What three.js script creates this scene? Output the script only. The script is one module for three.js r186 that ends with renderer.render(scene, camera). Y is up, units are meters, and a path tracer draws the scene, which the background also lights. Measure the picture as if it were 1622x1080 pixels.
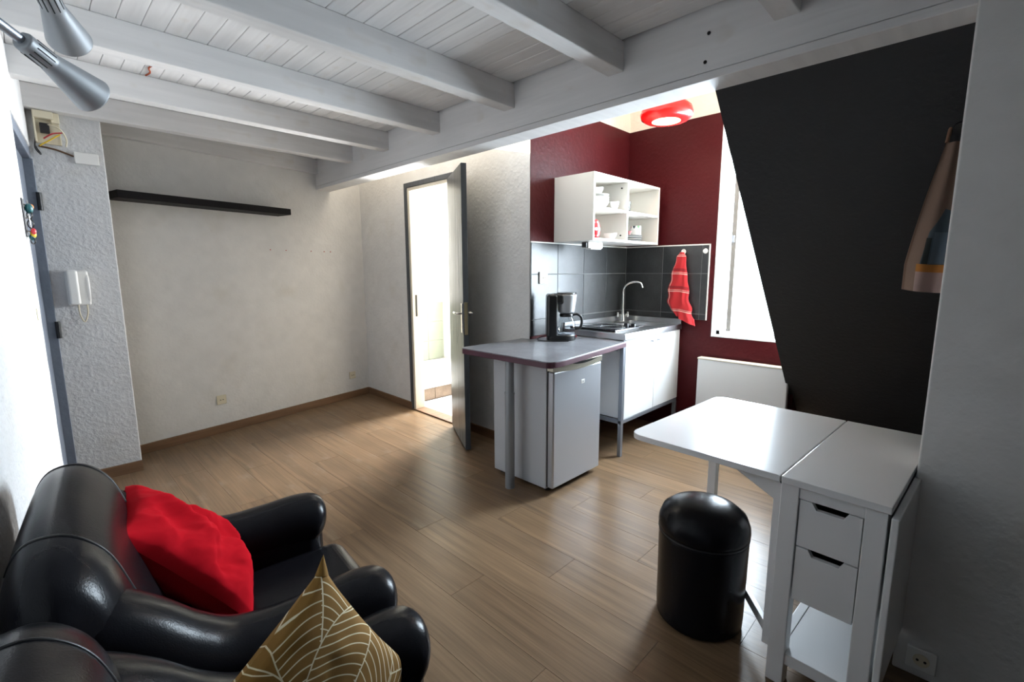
import * as THREE from 'three';
import { RoundedBoxGeometry } from 'three/addons/geometries/RoundedBoxGeometry.js';
import { mergeGeometries } from 'three/addons/utils/BufferGeometryUtils.js';
import { RectAreaLightUniformsLib } from 'three/addons/lights/RectAreaLightUniformsLib.js';

// ---------------------------------------------------------------- camera, sky, daylight, exposure
const scene = new THREE.Scene();
const camera = new THREE.PerspectiveCamera(71.8, 1622 / 1080, 0.05, 60);
camera.position.set(-2.402, 1.3214, 4.3766);
camera.rotation.order = 'YXZ';
camera.rotation.set(-0.14823, -0.7969, -0.00274);
scene.add(camera);

const renderer = new THREE.WebGLRenderer({ antialias: true });
renderer.toneMapping = THREE.LinearToneMapping;
renderer.toneMappingExposure = 0.57;
renderer.shadowMap.enabled = true;

RectAreaLightUniformsLib.init();
scene.background = new THREE.Color().setRGB(0.85, 0.94, 1.0);
scene.backgroundIntensity = 30;
function daylight(x, y, z, w, h, power, color) {           // sky seen through a window, entering along -x
  const l = new THREE.RectAreaLight(color, power, w, h);
  l.position.set(x, y, z); l.rotation.y = Math.PI / 2; l.name = 'window_daylight';
  scene.add(l); return l;
}
const W1 = { z0: 2.93, z1: 3.5, y0: 0.805, y1: 2.4 };       // kitchen window opening
const W2 = { z0: 0.2, z1: 0.95, y0: 1.0, y1: 2.15 };        // bathroom window opening
daylight(1.47, (W1.y0 + W1.y1) / 2, (W1.z0 + W1.z1) / 2, W1.z1 - W1.z0, W1.y1 - W1.y0, 118, new THREE.Color().setRGB(0.73, 0.87, 1.0));
daylight(1.57, (W2.y0 + W2.y1) / 2, (W2.z0 + W2.z1) / 2, W2.z1 - W2.z0, W2.y1 - W2.y0, 250, new THREE.Color().setRGB(0.96, 0.98, 1.0));

// ---------------------------------------------------------------- helpers
let seed = 7;
const rnd = () => { seed = (seed * 1664525 + 1013904223) >>> 0; return seed / 4294967296; };
const V = (x, y, z) => new THREE.Vector3(x, y, z);
const R = (d) => d * Math.PI / 180;
const used = {};
function numbered(n) { const k = used[n] = (used[n] ?? -1) + 1; return k ? n + '_' + String(k).padStart(3, '0') : n; }

function hash2(ix, iy, s) { let h = (ix * 374761393 + iy * 668265263 + s * 982451653) | 0; h = Math.imul(h ^ (h >>> 13), 1274126177); h ^= h >>> 16; return (h >>> 0) / 4294967296; }
function vnoise(x, y, px, py, s) {                         // value noise with period px, py
  const x0 = Math.floor(x), y0 = Math.floor(y), fx = x - x0, fy = y - y0;
  const u = fx * fx * (3 - 2 * fx), v = fy * fy * (3 - 2 * fy);
  const m = (a, b) => ((a % b) + b) % b;
  const a = hash2(m(x0, px), m(y0, py), s), b = hash2(m(x0 + 1, px), m(y0, py), s), c = hash2(m(x0, px), m(y0 + 1, py), s), d = hash2(m(x0 + 1, px), m(y0 + 1, py), s);
  return a + (b - a) * u + (c - a) * v + (a - b - c + d) * u * v;
}
function fbm(x, y, px, py, s, oct = 4) { let t = 0, a = 0.5, n = 0; for (let k = 0; k < oct; k++) { t += a * vnoise(x, y, px, py, s + k); n += a; x *= 2; y *= 2; px *= 2; py *= 2; a *= 0.5; } return t / n; }
function tex(w, h, fn, srgb = false, rx = 1, ry = 1) {
  const d = new Uint8Array(w * h * 4);
  for (let j = 0; j < h; j++) for (let i = 0; i < w; i++) {
    const c = fn(i / w, j / h), o = (j * w + i) * 4;
    if (typeof c === 'number') d[o] = d[o + 1] = d[o + 2] = Math.max(0, Math.min(255, c * 255)); else for (let k = 0; k < 3; k++) d[o + k] = Math.max(0, Math.min(255, c[k] * 255));
    d[o + 3] = 255;
  }
  const t = new THREE.DataTexture(d, w, h, THREE.RGBAFormat);
  t.wrapS = t.wrapT = THREE.RepeatWrapping; t.magFilter = THREE.LinearFilter; t.minFilter = THREE.LinearFilter;
  if (srgb) t.colorSpace = THREE.SRGBColorSpace;
  t.repeat.set(rx, ry); t.needsUpdate = true; return t;
}
const again = (t, rx, ry) => { const c = t.clone(); c.repeat.set(rx, ry); c.needsUpdate = true; return c; };
const rgb = (r, g, b) => new THREE.Color().setRGB(r, g, b);

// ---------------------------------------------------------------- textures (grain, plaster, fabric, print)
const texPlaster = tex(512, 512, (u, v) => { const a = fbm(u * 40, v * 40, 40, 40, 3, 3), b = fbm(u * 9, v * 9, 9, 9, 11, 3); return 0.65 * Math.min(1, Math.max(0, (a - 0.3) * 1.9)) + 0.35 * b; });
const texMottle = tex(512, 512, (u, v) => { const a = fbm(u * 5, v * 5, 5, 5, 21, 5), b = fbm(u * 30, v * 30, 30, 30, 27, 2); const s = 0.93 + 0.07 * a + 0.04 * (b - 0.5); const st = Math.max(0, fbm(u * 7, v * 7, 7, 7, 33, 4) - 0.7) * 0.28; return [s - st * 0.5, s - st * 0.62, s - st * 0.9]; }, true);
const texWood = tex(1024, 512, (u, v) => {
  const w = fbm(u * 3, v * 10, 3, 10, 41, 3), g = fbm(u * 6 + w * 1.2, v * 90, 6, 90, 45, 4), k = fbm(u * 2, v * 26 + w * 2, 2, 26, 51, 3);
  const s = 0.80 + 0.16 * (g - 0.5) + 0.22 * (k - 0.5) + 0.14 * (w - 0.5);
  return [s * 0.805, s * 0.672, s * 0.54];
}, true);
const texWoodScuff = tex(1024, 512, (u, v) => {            // the same boards with pale scuffs and plaster dust trodden in
  const w = fbm(u * 3, v * 10, 3, 10, 41, 3), g = fbm(u * 6 + w * 1.2, v * 90, 6, 90, 45, 4), k = fbm(u * 2, v * 26 + w * 2, 2, 26, 51, 3);
  const s = 0.80 + 0.16 * (g - 0.5) + 0.22 * (k - 0.5) + 0.14 * (w - 0.5);
  const d = Math.min(1, Math.max(0, fbm(u * 9, v * 7, 9, 7, 131, 5) - 0.55) * 4.5) * (0.35 + 0.65 * fbm(u * 60, v * 60, 60, 60, 137, 2));
  return [s * 0.805, s * 0.672, s * 0.54].map((c, i) => c + ([0.78, 0.74, 0.69][i] - c) * 0.5 * d);
}, true);
const texGrainBump = tex(512, 256, (u, v) => 0.5 + 0.5 * (fbm(u * 6, v * 90, 6, 90, 61, 3) - 0.5));
const texPaintWood = tex(512, 512, (u, v) => { const s = 0.92 + 0.08 * fbm(u * 4, v * 50, 4, 50, 71, 3), st = Math.max(0, fbm(u * 12, v * 18, 12, 18, 77, 3) - 0.74) * 0.35; return [s - st * 0.5, s - st * 0.7, s - st]; }, true);
const texLeather = tex(512, 512, (u, v) => { const a = fbm(u * 120, v * 120, 120, 120, 81, 2), b = fbm(u * 10, v * 10, 10, 10, 85, 3); return 0.6 * a + 0.4 * b; });
const texWeave = tex(256, 256, (u, v) => { const a = Math.sin(u * Math.PI * 2 * 64) * Math.sin(v * Math.PI * 2 * 64); return 0.5 + 0.3 * a + 0.2 * (fbm(u * 20, v * 20, 20, 20, 91, 2) - 0.5); });
const texStreak = tex(512, 512, (u, v) => { const a = fbm(u * 60, v * 4, 60, 4, 95, 4); return 0.75 + 0.5 * (a - 0.5); });
const texBrush = tex(512, 512, (u, v) => fbm(u * 3, v * 160, 3, 160, 101, 3));
const texStone = tex(512, 512, (u, v) => { const a = fbm(u * 8, v * 8, 8, 8, 111, 5), b = fbm(u * 70, v * 70, 70, 70, 115, 2); const s = 0.82 + 0.3 * (a - 0.5) + 0.14 * (b - 0.5); return [s, s, s]; }, true);

function canvasTex(w, h, draw) {
  const c = document.createElement('canvas'); c.width = w; c.height = h; draw(c.getContext('2d'), w, h);
  const t = new THREE.CanvasTexture(c); t.colorSpace = THREE.SRGBColorSpace; t.wrapS = t.wrapT = THREE.RepeatWrapping; return t;
}
const texLeaf = canvasTex(1024, 1024, (g, w, h) => {       // cream leaf veins on brown cloth
  g.fillStyle = '#8a6322'; g.fillRect(0, 0, w, h); g.strokeStyle = '#e9dcba'; g.lineCap = 'round';
  const leaf = (x, y, a, L, B, n) => {
    g.save(); g.translate(x, y); g.rotate(a);
    g.beginPath(); g.moveTo(0, 0); g.bezierCurveTo(L * 0.1, -B * 1.3, L * 0.7, -B * 1.15, L, 0); g.bezierCurveTo(L * 0.7, B * 1.15, L * 0.1, B * 1.3, 0, 0); g.closePath();
    g.fillStyle = '#8a6322'; g.fill(); g.lineWidth = 8; g.stroke(); g.clip();
    g.lineWidth = 10; g.beginPath(); g.moveTo(0, 0); g.quadraticCurveTo(L * 0.5, B * 0.14, L, 0); g.stroke();
    g.lineWidth = 7;
    for (let k = -5; k < n; k++) for (const s of [-1, 1]) {
      const t = L * (k + (s > 0 ? 0.4 : 0)) / n; g.beginPath(); g.moveTo(t, B * 0.04); g.bezierCurveTo(t + L * 0.03, s * B * 0.5, t + L * 0.2, s * B * 0.62, t + L * 0.3, s * B * 1.2); g.stroke();
    }
    g.restore();
  };
  for (const [x, y, a, L, B, n] of [[-150, 300, -0.25, 800, 300, 15], [1150, 250, 2.9, 800, 300, 14], [-100, 1100, -0.9, 800, 300, 14], [1100, 1120, -2.5, 860, 320, 15], [480, 1120, -1.45, 900, 330, 16], [120, -80, 0.9, 760, 280, 14], [860, -120, 1.9, 760, 270, 14]]) leaf(x, y, a, L, B, n);
});
const texTowel = canvasTex(512, 1024, (g, w, h) => {
  g.fillStyle = '#b5252b'; g.fillRect(0, 0, w, h);
  g.fillStyle = '#e9c9bd'; for (const x of [150, 182, 330, 420]) g.fillRect(x, 0, x === 330 ? 26 : 8, h);
  for (const y of [120, 420, 690, 960]) { g.fillRect(0, y, w, 10); g.fillRect(0, y + 26, w, 5); }
  g.fillStyle = 'rgba(90,10,20,.45)'; for (const y of [470, 740]) g.fillRect(0, y, w, 40);
});
const texApron = canvasTex(512, 1024, (g, w, h) => {       // faded printed cloth: brown ground, grey-blue shape, ochre band
  g.fillStyle = '#7d6658'; g.fillRect(0, 0, w, h);
  g.fillStyle = '#6d5546'; for (const x of [40, 90, 430, 470]) g.fillRect(x, 0, 14, h);
  g.fillStyle = '#4c565c'; g.beginPath(); g.moveTo(190, 830); g.lineTo(210, 600); g.lineTo(260, 520); g.lineTo(300, 440); g.lineTo(420, 470); g.lineTo(450, 830); g.closePath(); g.fill();
  g.fillStyle = '#5e6a74'; g.fillRect(250, 600, 130, 220);
  g.fillStyle = '#2f3331'; g.fillRect(200, 640, 40, 190);
  g.fillStyle = '#b07233'; g.fillRect(170, 825, 300, 55);
  g.fillStyle = '#a78c84'; g.fillRect(170, 880, 300, 144);
});
const texDots = canvasTex(256, 256, (g, w, h) => {
  g.fillStyle = '#f4f0ea'; g.fillRect(0, 0, w, h); const cs = ['#c62a2a', '#20303a', '#e58a1f', '#3a7a3a', '#8d1f2a'];
  for (let j = 0; j < 5; j++) for (let i = 0; i < 7; i++) { g.fillStyle = cs[(i * 2 + j * 3) % 5]; g.beginPath(); g.arc((i + 0.5 + (j % 2) * 0.5) * 36, (j + 0.5) * 51, 11, 0, 7); g.fill(); }
});
const texRedDots = canvasTex(256, 256, (g, w, h) => {
  g.fillStyle = '#b02630'; g.fillRect(0, 0, w, h); g.fillStyle = '#f3e6e4';
  for (let j = 0; j < 5; j++) for (let i = 0; i < 7; i++) { g.beginPath(); g.arc((i + 0.5 + (j % 2) * 0.5) * 36, (j + 0.5) * 51, 12, 0, 7); g.fill(); }
});

// ---------------------------------------------------------------- materials
const std = (o) => new THREE.MeshStandardMaterial(o);
const phy = (o) => new THREE.MeshPhysicalMaterial(o);
const M = {
  plaster: std({ color: rgb(0.74, 0.725, 0.705), map: again(texMottle, 0.5, 0.5), roughness: 0.9, bumpMap: again(texPlaster, 1.6, 1.6), bumpScale: 0.0015 }),
  rough: std({ color: rgb(0.67, 0.67, 0.67), map: again(texMottle, 0.6, 0.6), roughness: 0.92, bumpMap: again(texPlaster, 1.8, 1.8), bumpScale: 0.0032 }),
  upper: std({ color: rgb(0.78, 0.71, 0.6), roughness: 0.9, bumpMap: again(texPlaster, 1.6, 1.6), bumpScale: 0.003 }),
  paint: std({ color: rgb(0.73, 0.715, 0.705), map: again(texPaintWood, 0.7, 0.7), roughness: 0.6, bumpMap: again(texGrainBump, 1, 1), bumpScale: 0.002 }),
  red: phy({ color: rgb(0.052, 0.005, 0.0065), specularIntensity: 0.22, roughness: 0.45, bumpMap: again(texPlaster, 1.4, 1.4), bumpScale: 0.0012 }),
  charcoal: std({ color: rgb(0.014, 0.0145, 0.0165), roughness: 0.7, bumpMap: again(texPlaster, 1.6, 1.6), bumpScale: 0.002 }),
  skirting: std({ color: rgb(0.42, 0.34, 0.28), map: again(texWood, 0.9, 2), roughness: 0.5 }),
  slab: std({ color: rgb(0.03, 0.022, 0.016), roughness: 0.9 }),
  doorGrey: phy({ color: rgb(0.06, 0.066, 0.074), specularIntensity: 0.6, roughness: 0.45, roughnessMap: again(texStreak, 1.5, 0.6), bumpMap: again(texStreak, 1.5, 0.6), bumpScale: 0.0015 }),
  entryGrey: std({ color: rgb(0.16, 0.185, 0.23), roughness: 0.5, bumpMap: again(texPlaster, 1, 1), bumpScale: 0.002 }),
  cream: std({ color: rgb(0.66, 0.6, 0.45), roughness: 0.5 }),
  creamFrame: std({ color: rgb(0.7, 0.64, 0.52), roughness: 0.5 }),
  whitePlastic: std({ color: rgb(0.78, 0.77, 0.74), roughness: 0.35 }),
  whiteLac: std({ color: rgb(0.82, 0.82, 0.82), roughness: 0.28 }),
  tableTop: std({ color: rgb(0.82, 0.82, 0.82), roughness: 0.22 }),
  whiteMel: std({ color: rgb(0.75, 0.72, 0.67), roughness: 0.4 }),
  whiteEnamel: std({ color: rgb(0.72, 0.72, 0.72), roughness: 0.4 }),
  shelfBlack: phy({ color: rgb(0.006, 0.005, 0.006), specularIntensity: 0.3, roughness: 0.55 }),
  black: std({ color: rgb(0.01, 0.01, 0.011), roughness: 0.3 }),
  blackMatte: std({ color: rgb(0.012, 0.012, 0.012), roughness: 0.7 }),
  leather: phy({ color: rgb(0.0075, 0.0075, 0.0095), specularIntensity: 0.3, roughness: 0.25, bumpMap: again(texLeather, 3, 3), bumpScale: 0.00025 }),
  leatherSeam: std({ color: rgb(0.007, 0.007, 0.008), roughness: 0.4 }),
  redCloth: phy({ color: rgb(0.5, 0.006, 0.014), roughness: 0.95, specularIntensity: 0.15, bumpMap: again(texWeave, 4, 4), bumpScale: 0.0008 }),
  leafCloth: std({ map: texLeaf, roughness: 0.85, bumpMap: again(texWeave, 4, 4), bumpScale: 0.0005 }),
  tanCloth: std({ color: rgb(0.24, 0.12, 0.016), roughness: 0.9 }),
  steel: std({ color: rgb(0.62, 0.62, 0.63), metalness: 1, roughness: 0.28, bumpMap: again(texBrush, 1, 1), bumpScale: 0.0004 }),
  steelFrame: std({ color: rgb(0.3, 0.32, 0.36), metalness: 0.7, roughness: 0.4 }),
  chrome: std({ color: rgb(0.75, 0.74, 0.72), metalness: 1, roughness: 0.12 }),
  brass: std({ color: rgb(0.66, 0.55, 0.33), metalness: 1, roughness: 0.3 }),
  silver: std({ color: rgb(0.48, 0.5, 0.54), metalness: 0.55, roughness: 0.36 }),
  silverLamp: std({ color: rgb(0.36, 0.37, 0.38), metalness: 0.6, roughness: 0.48 }),
  fridgeSide: std({ color: rgb(0.46, 0.475, 0.5), roughness: 0.45, bumpMap: again(texPlaster, 3, 3), bumpScale: 0.0006 }),
  champagne: std({ color: rgb(0.52, 0.49, 0.4), metalness: 0.6, roughness: 0.3 }),
  legGrey: std({ color: rgb(0.27, 0.29, 0.31), metalness: 0.3, roughness: 0.4 }),
  laminate: std({ color: rgb(0.25, 0.26, 0.29), map: again(texStone, 1.2, 1.2), roughness: 0.32 }),
  plumEdge: std({ color: rgb(0.07, 0.02, 0.034), roughness: 0.4 }),
  hobGlass: std({ color: rgb(0.012, 0.013, 0.016), roughness: 0.2 }),
  grout: std({ color: rgb(0.2, 0.2, 0.2), roughness: 0.9 }),
  tile: std({ color: rgb(0.034, 0.036, 0.038), map: again(texStone, 2, 2), roughness: 0.38, bumpMap: again(texStone, 3, 3), bumpScale: 0.0008 }),
  tileB: std({ color: rgb(0.042, 0.043, 0.044), map: again(texStone, 2.3, 1.7), roughness: 0.42, bumpMap: again(texStone, 3, 3), bumpScale: 0.0008 }),
  porcelain: std({ color: rgb(0.8, 0.79, 0.76), roughness: 0.2 }),
  greyChina: std({ color: rgb(0.2, 0.21, 0.22), roughness: 0.3 }),
  towel: std({ map: texTowel, roughness: 0.95, bumpMap: again(texWeave, 4, 6), bumpScale: 0.001, side: THREE.DoubleSide }),
  apron: std({ map: texApron, roughness: 0.95, side: THREE.DoubleSide }),
  apronStrap: std({ color: rgb(0.2, 0.1, 0.06), roughness: 0.9 }),
  glass: phy({ color: rgb(1, 1, 1), roughness: 0.02, transmission: 1, thickness: 0, ior: 1.45 }),
  carafe: phy({ color: rgb(0.85, 0.88, 0.9), roughness: 0.03, transmission: 1, thickness: 0, ior: 1.45 }),
  redShade: phy({ color: rgb(0.75, 0.012, 0.012), roughness: 0.25, transmission: 0.45, thickness: 0, side: THREE.DoubleSide }),
  shadeInner: phy({ color: rgb(0.85, 0.8, 0.72), roughness: 0.6, transmission: 0.4, thickness: 0, side: THREE.DoubleSide }),
  bulb: std({ color: rgb(1, 0.9, 0.7), emissive: rgb(1, 0.85, 0.6), emissiveIntensity: 2 }),
  bathPaint: std({ color: rgb(0.55, 0.54, 0.5), roughness: 0.8 }),
  bathTile: std({ color: rgb(0.24, 0.26, 0.2), roughness: 0.25 }),
  bathFloor: std({ color: rgb(0.76, 0.75, 0.72), roughness: 0.3 }),
  stepTile: std({ color: rgb(0.22, 0.15, 0.1), map: again(texStone, 1.5, 1.5), roughness: 0.4 }),
  teal: std({ color: rgb(0.01, 0.09, 0.1), roughness: 0.4 }), orange: std({ color: rgb(0.75, 0.22, 0.03), roughness: 0.5 }), yellow: std({ color: rgb(0.75, 0.5, 0.03), roughness: 0.5 }), redPlastic: std({ color: rgb(0.5, 0.03, 0.04), roughness: 0.4 }), wireBrown: std({ color: rgb(0.1, 0.05, 0.02), roughness: 0.5 }),
  rust: std({ color: rgb(0.3, 0.06, 0.02), roughness: 0.9 }),
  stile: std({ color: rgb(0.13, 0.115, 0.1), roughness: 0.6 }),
  hole: std({ color: rgb(0.008, 0.006, 0.006), roughness: 1 }),
};
const woods = [[1, 1, 1], [0.93, 0.93, 0.94], [1.05, 1.03, 1.0], [0.88, 0.87, 0.87], [0.98, 0.96, 0.93]].map((c, i) => phy({ specularIntensity: 0.4, color: rgb(0.44 * c[0], 0.425 * c[1], 0.4 * c[2]), map: again(texWood, 0.75, 2.2), roughness: 0.3, bumpMap: again(texGrainBump, 0.75, 2.2), bumpScale: 0.0005 }));

const scuffed = woods.slice(0, 2).map((m) => { const c = m.clone(); c.map = again(texWoodScuff, 0.75, 2.2); return c; });

// ---------------------------------------------------------------- geometry helpers
function uvm(g, ou = 0, ov = 0, swap = false) {            // uv in metres from the face's main direction
  g = g.index ? g.toNonIndexed() : g;
  const p = g.attributes.position, n = g.attributes.normal, uv = new Float32Array(p.count * 2);
  for (let i = 0; i < p.count; i += 3) {
    let ax = 0, ay = 0, az = 0; for (let k = 0; k < 3; k++) { ax += Math.abs(n.getX(i + k)); ay += Math.abs(n.getY(i + k)); az += Math.abs(n.getZ(i + k)); }
    for (let k = 0; k < 3; k++) {
      const x = p.getX(i + k), y = p.getY(i + k), z = p.getZ(i + k); let a, b;
      if (ay >= ax && ay >= az) { a = x; b = z; } else if (ax >= az) { a = z; b = y; } else { a = x; b = y; }
      if (swap) [a, b] = [b, a];
      uv[(i + k) * 2] = a + ou; uv[(i + k) * 2 + 1] = b + ov;
    }
  }
  g.setAttribute('uv', new THREE.BufferAttribute(uv, 2));
  for (const k of Object.keys(g.attributes)) if (!['position', 'normal', 'uv'].includes(k)) g.deleteAttribute(k);
  return g;
}
function bx(x0, x1, y0, y1, z0, z1, r = 0.003, seg = 2) {
  const w = x1 - x0, h = y1 - y0, d = z1 - z0; r = Math.min(r, w / 2.01, h / 2.01, d / 2.01);
  const g = r > 0 ? new RoundedBoxGeometry(w, h, d, seg, r) : new THREE.BoxGeometry(w, h, d);
  g.translate((x0 + x1) / 2, (y0 + y1) / 2, (z0 + z1) / 2); return uvm(g);
}
function cyl(r0, r1, h, x, y, z, seg = 32) { const g = new THREE.CylinderGeometry(r1, r0, h, seg); g.translate(x, y, z); return keep(g); }
function keep(g) { g = g.index ? g.toNonIndexed() : g; for (const k of Object.keys(g.attributes)) if (!['position', 'normal', 'uv'].includes(k)) g.deleteAttribute(k); return g; }
function lathe(pts, seg = 40) { return keep(new THREE.LatheGeometry(pts.map(([r, y]) => new THREE.Vector2(r, y)), seg)); }
function tube(pts, r, seg = 40, rs = 10, closed = false) { return keep(new THREE.TubeGeometry(new THREE.CatmullRomCurve3(pts.map((p) => V(...p)), closed), seg, r, rs, closed)); }
function bar(a, b, w, h) { const d = V(...b).sub(V(...a)), L = d.length(), g = new RoundedBoxGeometry(w, h, L, 1, Math.min(w, h) * 0.1); const o = new THREE.Object3D(); o.position.copy(V(...a).addScaledVector(d, 0.5)); o.lookAt(V(...b)); o.updateMatrix(); g.applyMatrix4(o.matrix); return uvm(g); }
function plate(pts, y0, y1, bevel = 0.004) {               // flat plate with an outline in x, z; corners [x, z, radius]
  const s = roundShape(pts.map(([x, z, r]) => [x, -z, r]));
  const g = new THREE.ExtrudeGeometry(s, { depth: y1 - y0 - 2 * bevel, bevelEnabled: bevel > 0, bevelThickness: bevel, bevelSize: bevel, bevelOffset: -bevel, bevelSegments: 2, curveSegments: 10 });
  g.rotateX(-Math.PI / 2); g.translate(0, y0 + bevel, 0); return uvm(g);
}
function roundShape(pts) {
  const s = new THREE.Shape(), n = pts.length;
  for (let i = 0; i < n; i++) {
    const [x, y, r = 0] = pts[i], a = pts[(i + n - 1) % n], b = pts[(i + 1) % n];
    const da = Math.hypot(a[0] - x, a[1] - y), db = Math.hypot(b[0] - x, b[1] - y), q = Math.min(r, da / 2, db / 2);
    const pa = [x + (a[0] - x) / da * q, y + (a[1] - y) / da * q], pb = [x + (b[0] - x) / db * q, y + (b[1] - y) / db * q];
    if (!i) s.moveTo(...pa); else s.lineTo(...pa);
    if (q > 0) s.quadraticCurveTo(x, y, ...pb);
  }
  s.closePath(); return s;
}
function slabXY(pts, z0, z1) { const g = new THREE.ExtrudeGeometry(roundShape(pts), { depth: z1 - z0, bevelEnabled: false }); g.translate(0, 0, z0); return uvm(g); }
function grid(nu, nv, fn, closeU = false) {                // smooth sheet from a function of u, v in 0..1
  const pos = [], uv = [], idx = [];
  for (let j = 0; j <= nv; j++) for (let i = 0; i <= nu; i++) { pos.push(...fn(i / nu, j / nv)); uv.push(i / nu, j / nv); }
  for (let j = 0; j < nv; j++) for (let i = 0; i < nu; i++) { const a = j * (nu + 1) + i, b = a + 1, c = a + nu + 1, d = c + 1; idx.push(a, b, d, a, d, c); }
  const g = new THREE.BufferGeometry(); g.setAttribute('position', new THREE.Float32BufferAttribute(pos, 3)); g.setAttribute('uv', new THREE.Float32BufferAttribute(uv, 2)); g.setIndex(idx); g.computeVertexNormals();
  if (closeU) { const n = g.attributes.normal; for (let j = 0; j <= nv; j++) { const a = j * (nu + 1), b = a + nu; const m = V(n.getX(a) + n.getX(b), n.getY(a) + n.getY(b), n.getZ(a) + n.getZ(b)).normalize(); n.setXYZ(a, m.x, m.y, m.z); n.setXYZ(b, m.x, m.y, m.z); } }
  return g;
}
function obj(name, geos, m, parent = scene) {
  const g = Array.isArray(geos) ? (geos.length > 1 ? mergeGeometries(geos.map(keep)) : geos[0]) : geos;
  const o = new THREE.Mesh(g, m); o.name = parent === scene ? numbered(name) : name; o.castShadow = o.receiveShadow = true; parent.add(o); return o;
}
function tag(o, label, category, group, kind) { o.userData.label = label; o.userData.category = category; if (group) o.userData.group = group; if (kind) o.userData.kind = kind; return o; }
function thing(name, label, category, [x, y, z] = [0, 0, 0], turn = 0, group, kind) { const o = new THREE.Group(); o.name = numbered(name); o.position.set(x, y, z); o.rotation.y = turn; scene.add(o); return tag(o, label, category, group, kind); }
const part = (o, label) => { o.userData.label = label; return o; };

// ================================================================ THE ROOM
const H = 2.346, TOP = 3.0;                                // underside of the loft boards; high ceiling
const wallTurn = Math.atan2(0.397, 2.06);                  // the wall with the shelf stands slightly askew
const leftX = (z) => -2.31 - 0.078 * (z - 0.45);           // the left wall too
const leftTurn = Math.atan(0.078);

// floor: boards along z
{
  const floor = thing('floor', 'brown laminate floor of long boards', 'floor', [0, 0, 0], 0, null, 'structure');
  obj('subfloor', bx(-2.8, 0.12, -0.06, -0.013, -0.4, 6.2, 0), M.slab, floor); obj('subfloor', bx(0.12, 1.78, -0.06, -0.013, 2.1, 6.2, 0), M.slab, floor);
  const bw = 0.185, bl = 1.24, cache = {};
  for (let c = 0, x = -2.8; x < 1.74; c++, x += bw) {
    const z0 = x > 0.11 ? 2.105 : -0.38, z1 = 6.2;
    let z = z0 - ((c * 0.413) % 1) * bl;
    while (z < z1) {
      const a = Math.max(z, z0), b = Math.min(z + bl, z1); z += bl;
      if (b - a < 0.03) continue;
      const L = b - a, v = Math.floor(rnd() * 6), full = Math.abs(L - bl) < 1e-6, key = full ? v : -1;
      let g = full ? cache[key] : null;
      if (!g) { g = new THREE.BoxGeometry(bw - 0.0014, 0.012, L - 0.0014); g = uvm(g, v * 0.371, v * 0.217 + a * 0, true); if (full) cache[key] = g; }
      const mid = (a + b) / 2, worn = x > -2.1 && x < -0.15 && mid > -0.2 && mid < 1.9;
      const p = obj('plank', g, worn ? scuffed[Math.floor(rnd() * 2)] : woods[Math.floor(rnd() * woods.length)], floor); p.position.set(x + bw / 2, -0.006, (a + b) / 2);
    }
  }
}
// loft boards (ceiling) and joists
{
  const ceil = thing('ceiling', 'white painted boards of the low loft ceiling', 'ceiling', [0, 0, 0], 0, null, 'structure');
  const bw = 0.081; let g = [];
  for (let v = 0; v < 4; v++) g.push(uvm(new RoundedBoxGeometry(bw - 0.0012, 0.022, 6.5, 2, 0.004), v * 0.37, v * 0.61, true));
  for (let k = 0, x = -2.84; x < -0.42; k++, x += bw) { const p = obj('plank', g[k % 4], M.paint, ceil); p.position.set(x + bw / 2, H + 0.011 + (hash2(k, 3, 9) - 0.5) * 0.0012, 2.95); }
  obj('loft_deck', bx(-2.9, -0.36, H + 0.024, H + 0.1, -0.4, 6.25, 0), M.paint, ceil);
  const beams = [['white painted ceiling joist just in front of the wall pier', 0.571, 0.085], ['white painted ceiling joist with a rust streak on the boards beside it', 1.13, 0.085], ['white painted ceiling joist third out from the shelf wall', 1.757, 0.085], ['white painted ceiling joist fourth out from the shelf wall', 2.44, 0.085], ['white painted ceiling joist fifth out from the shelf wall', 3.13, 0.085], ['white painted ceiling joist beside the two bolt holes of the header beam', 3.84, 0.085], ['white painted ceiling joist beyond the one beside the bolt holes', 4.5, 0.085], ['white painted ceiling joist nearest the rear wall', 5.2, 0.085]];
  for (const [label, z, w] of beams) {
    const b = obj('ceiling_beam', uvm(new RoundedBoxGeometry(2.42, 0.128, w, 2, 0.005)), M.paint); b.position.set(-1.6, H - 0.064, z - w / 2);
    tag(b, label, 'beam', 'loft joists', 'structure');
  }
  const wj = obj('ceiling_beam', uvm(new RoundedBoxGeometry(1.86, 0.128, 0.05, 2, 0.005)), M.paint); wj.position.set(0.1 - 1.36 * Math.cos(wallTurn) + 0.027 * Math.sin(wallTurn), H - 0.064, -0.26 + 1.36 * Math.sin(wallTurn) + 0.027 * Math.cos(wallTurn)); wj.rotation.y = wallTurn;
  tag(wj, 'white painted joist lying against the wall with the black shelf', 'beam', 'loft joists', 'structure');
  const st = obj('rust_streak', tube([[-1.845, H - 0.002, 1.30], [-1.85, H - 0.003, 1.26], [-1.835, H - 0.002, 1.2], [-1.845, H - 0.003, 1.14]], 0.004, 16, 6), M.rust, ceil);
  st.scale.y = 1;
}
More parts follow.
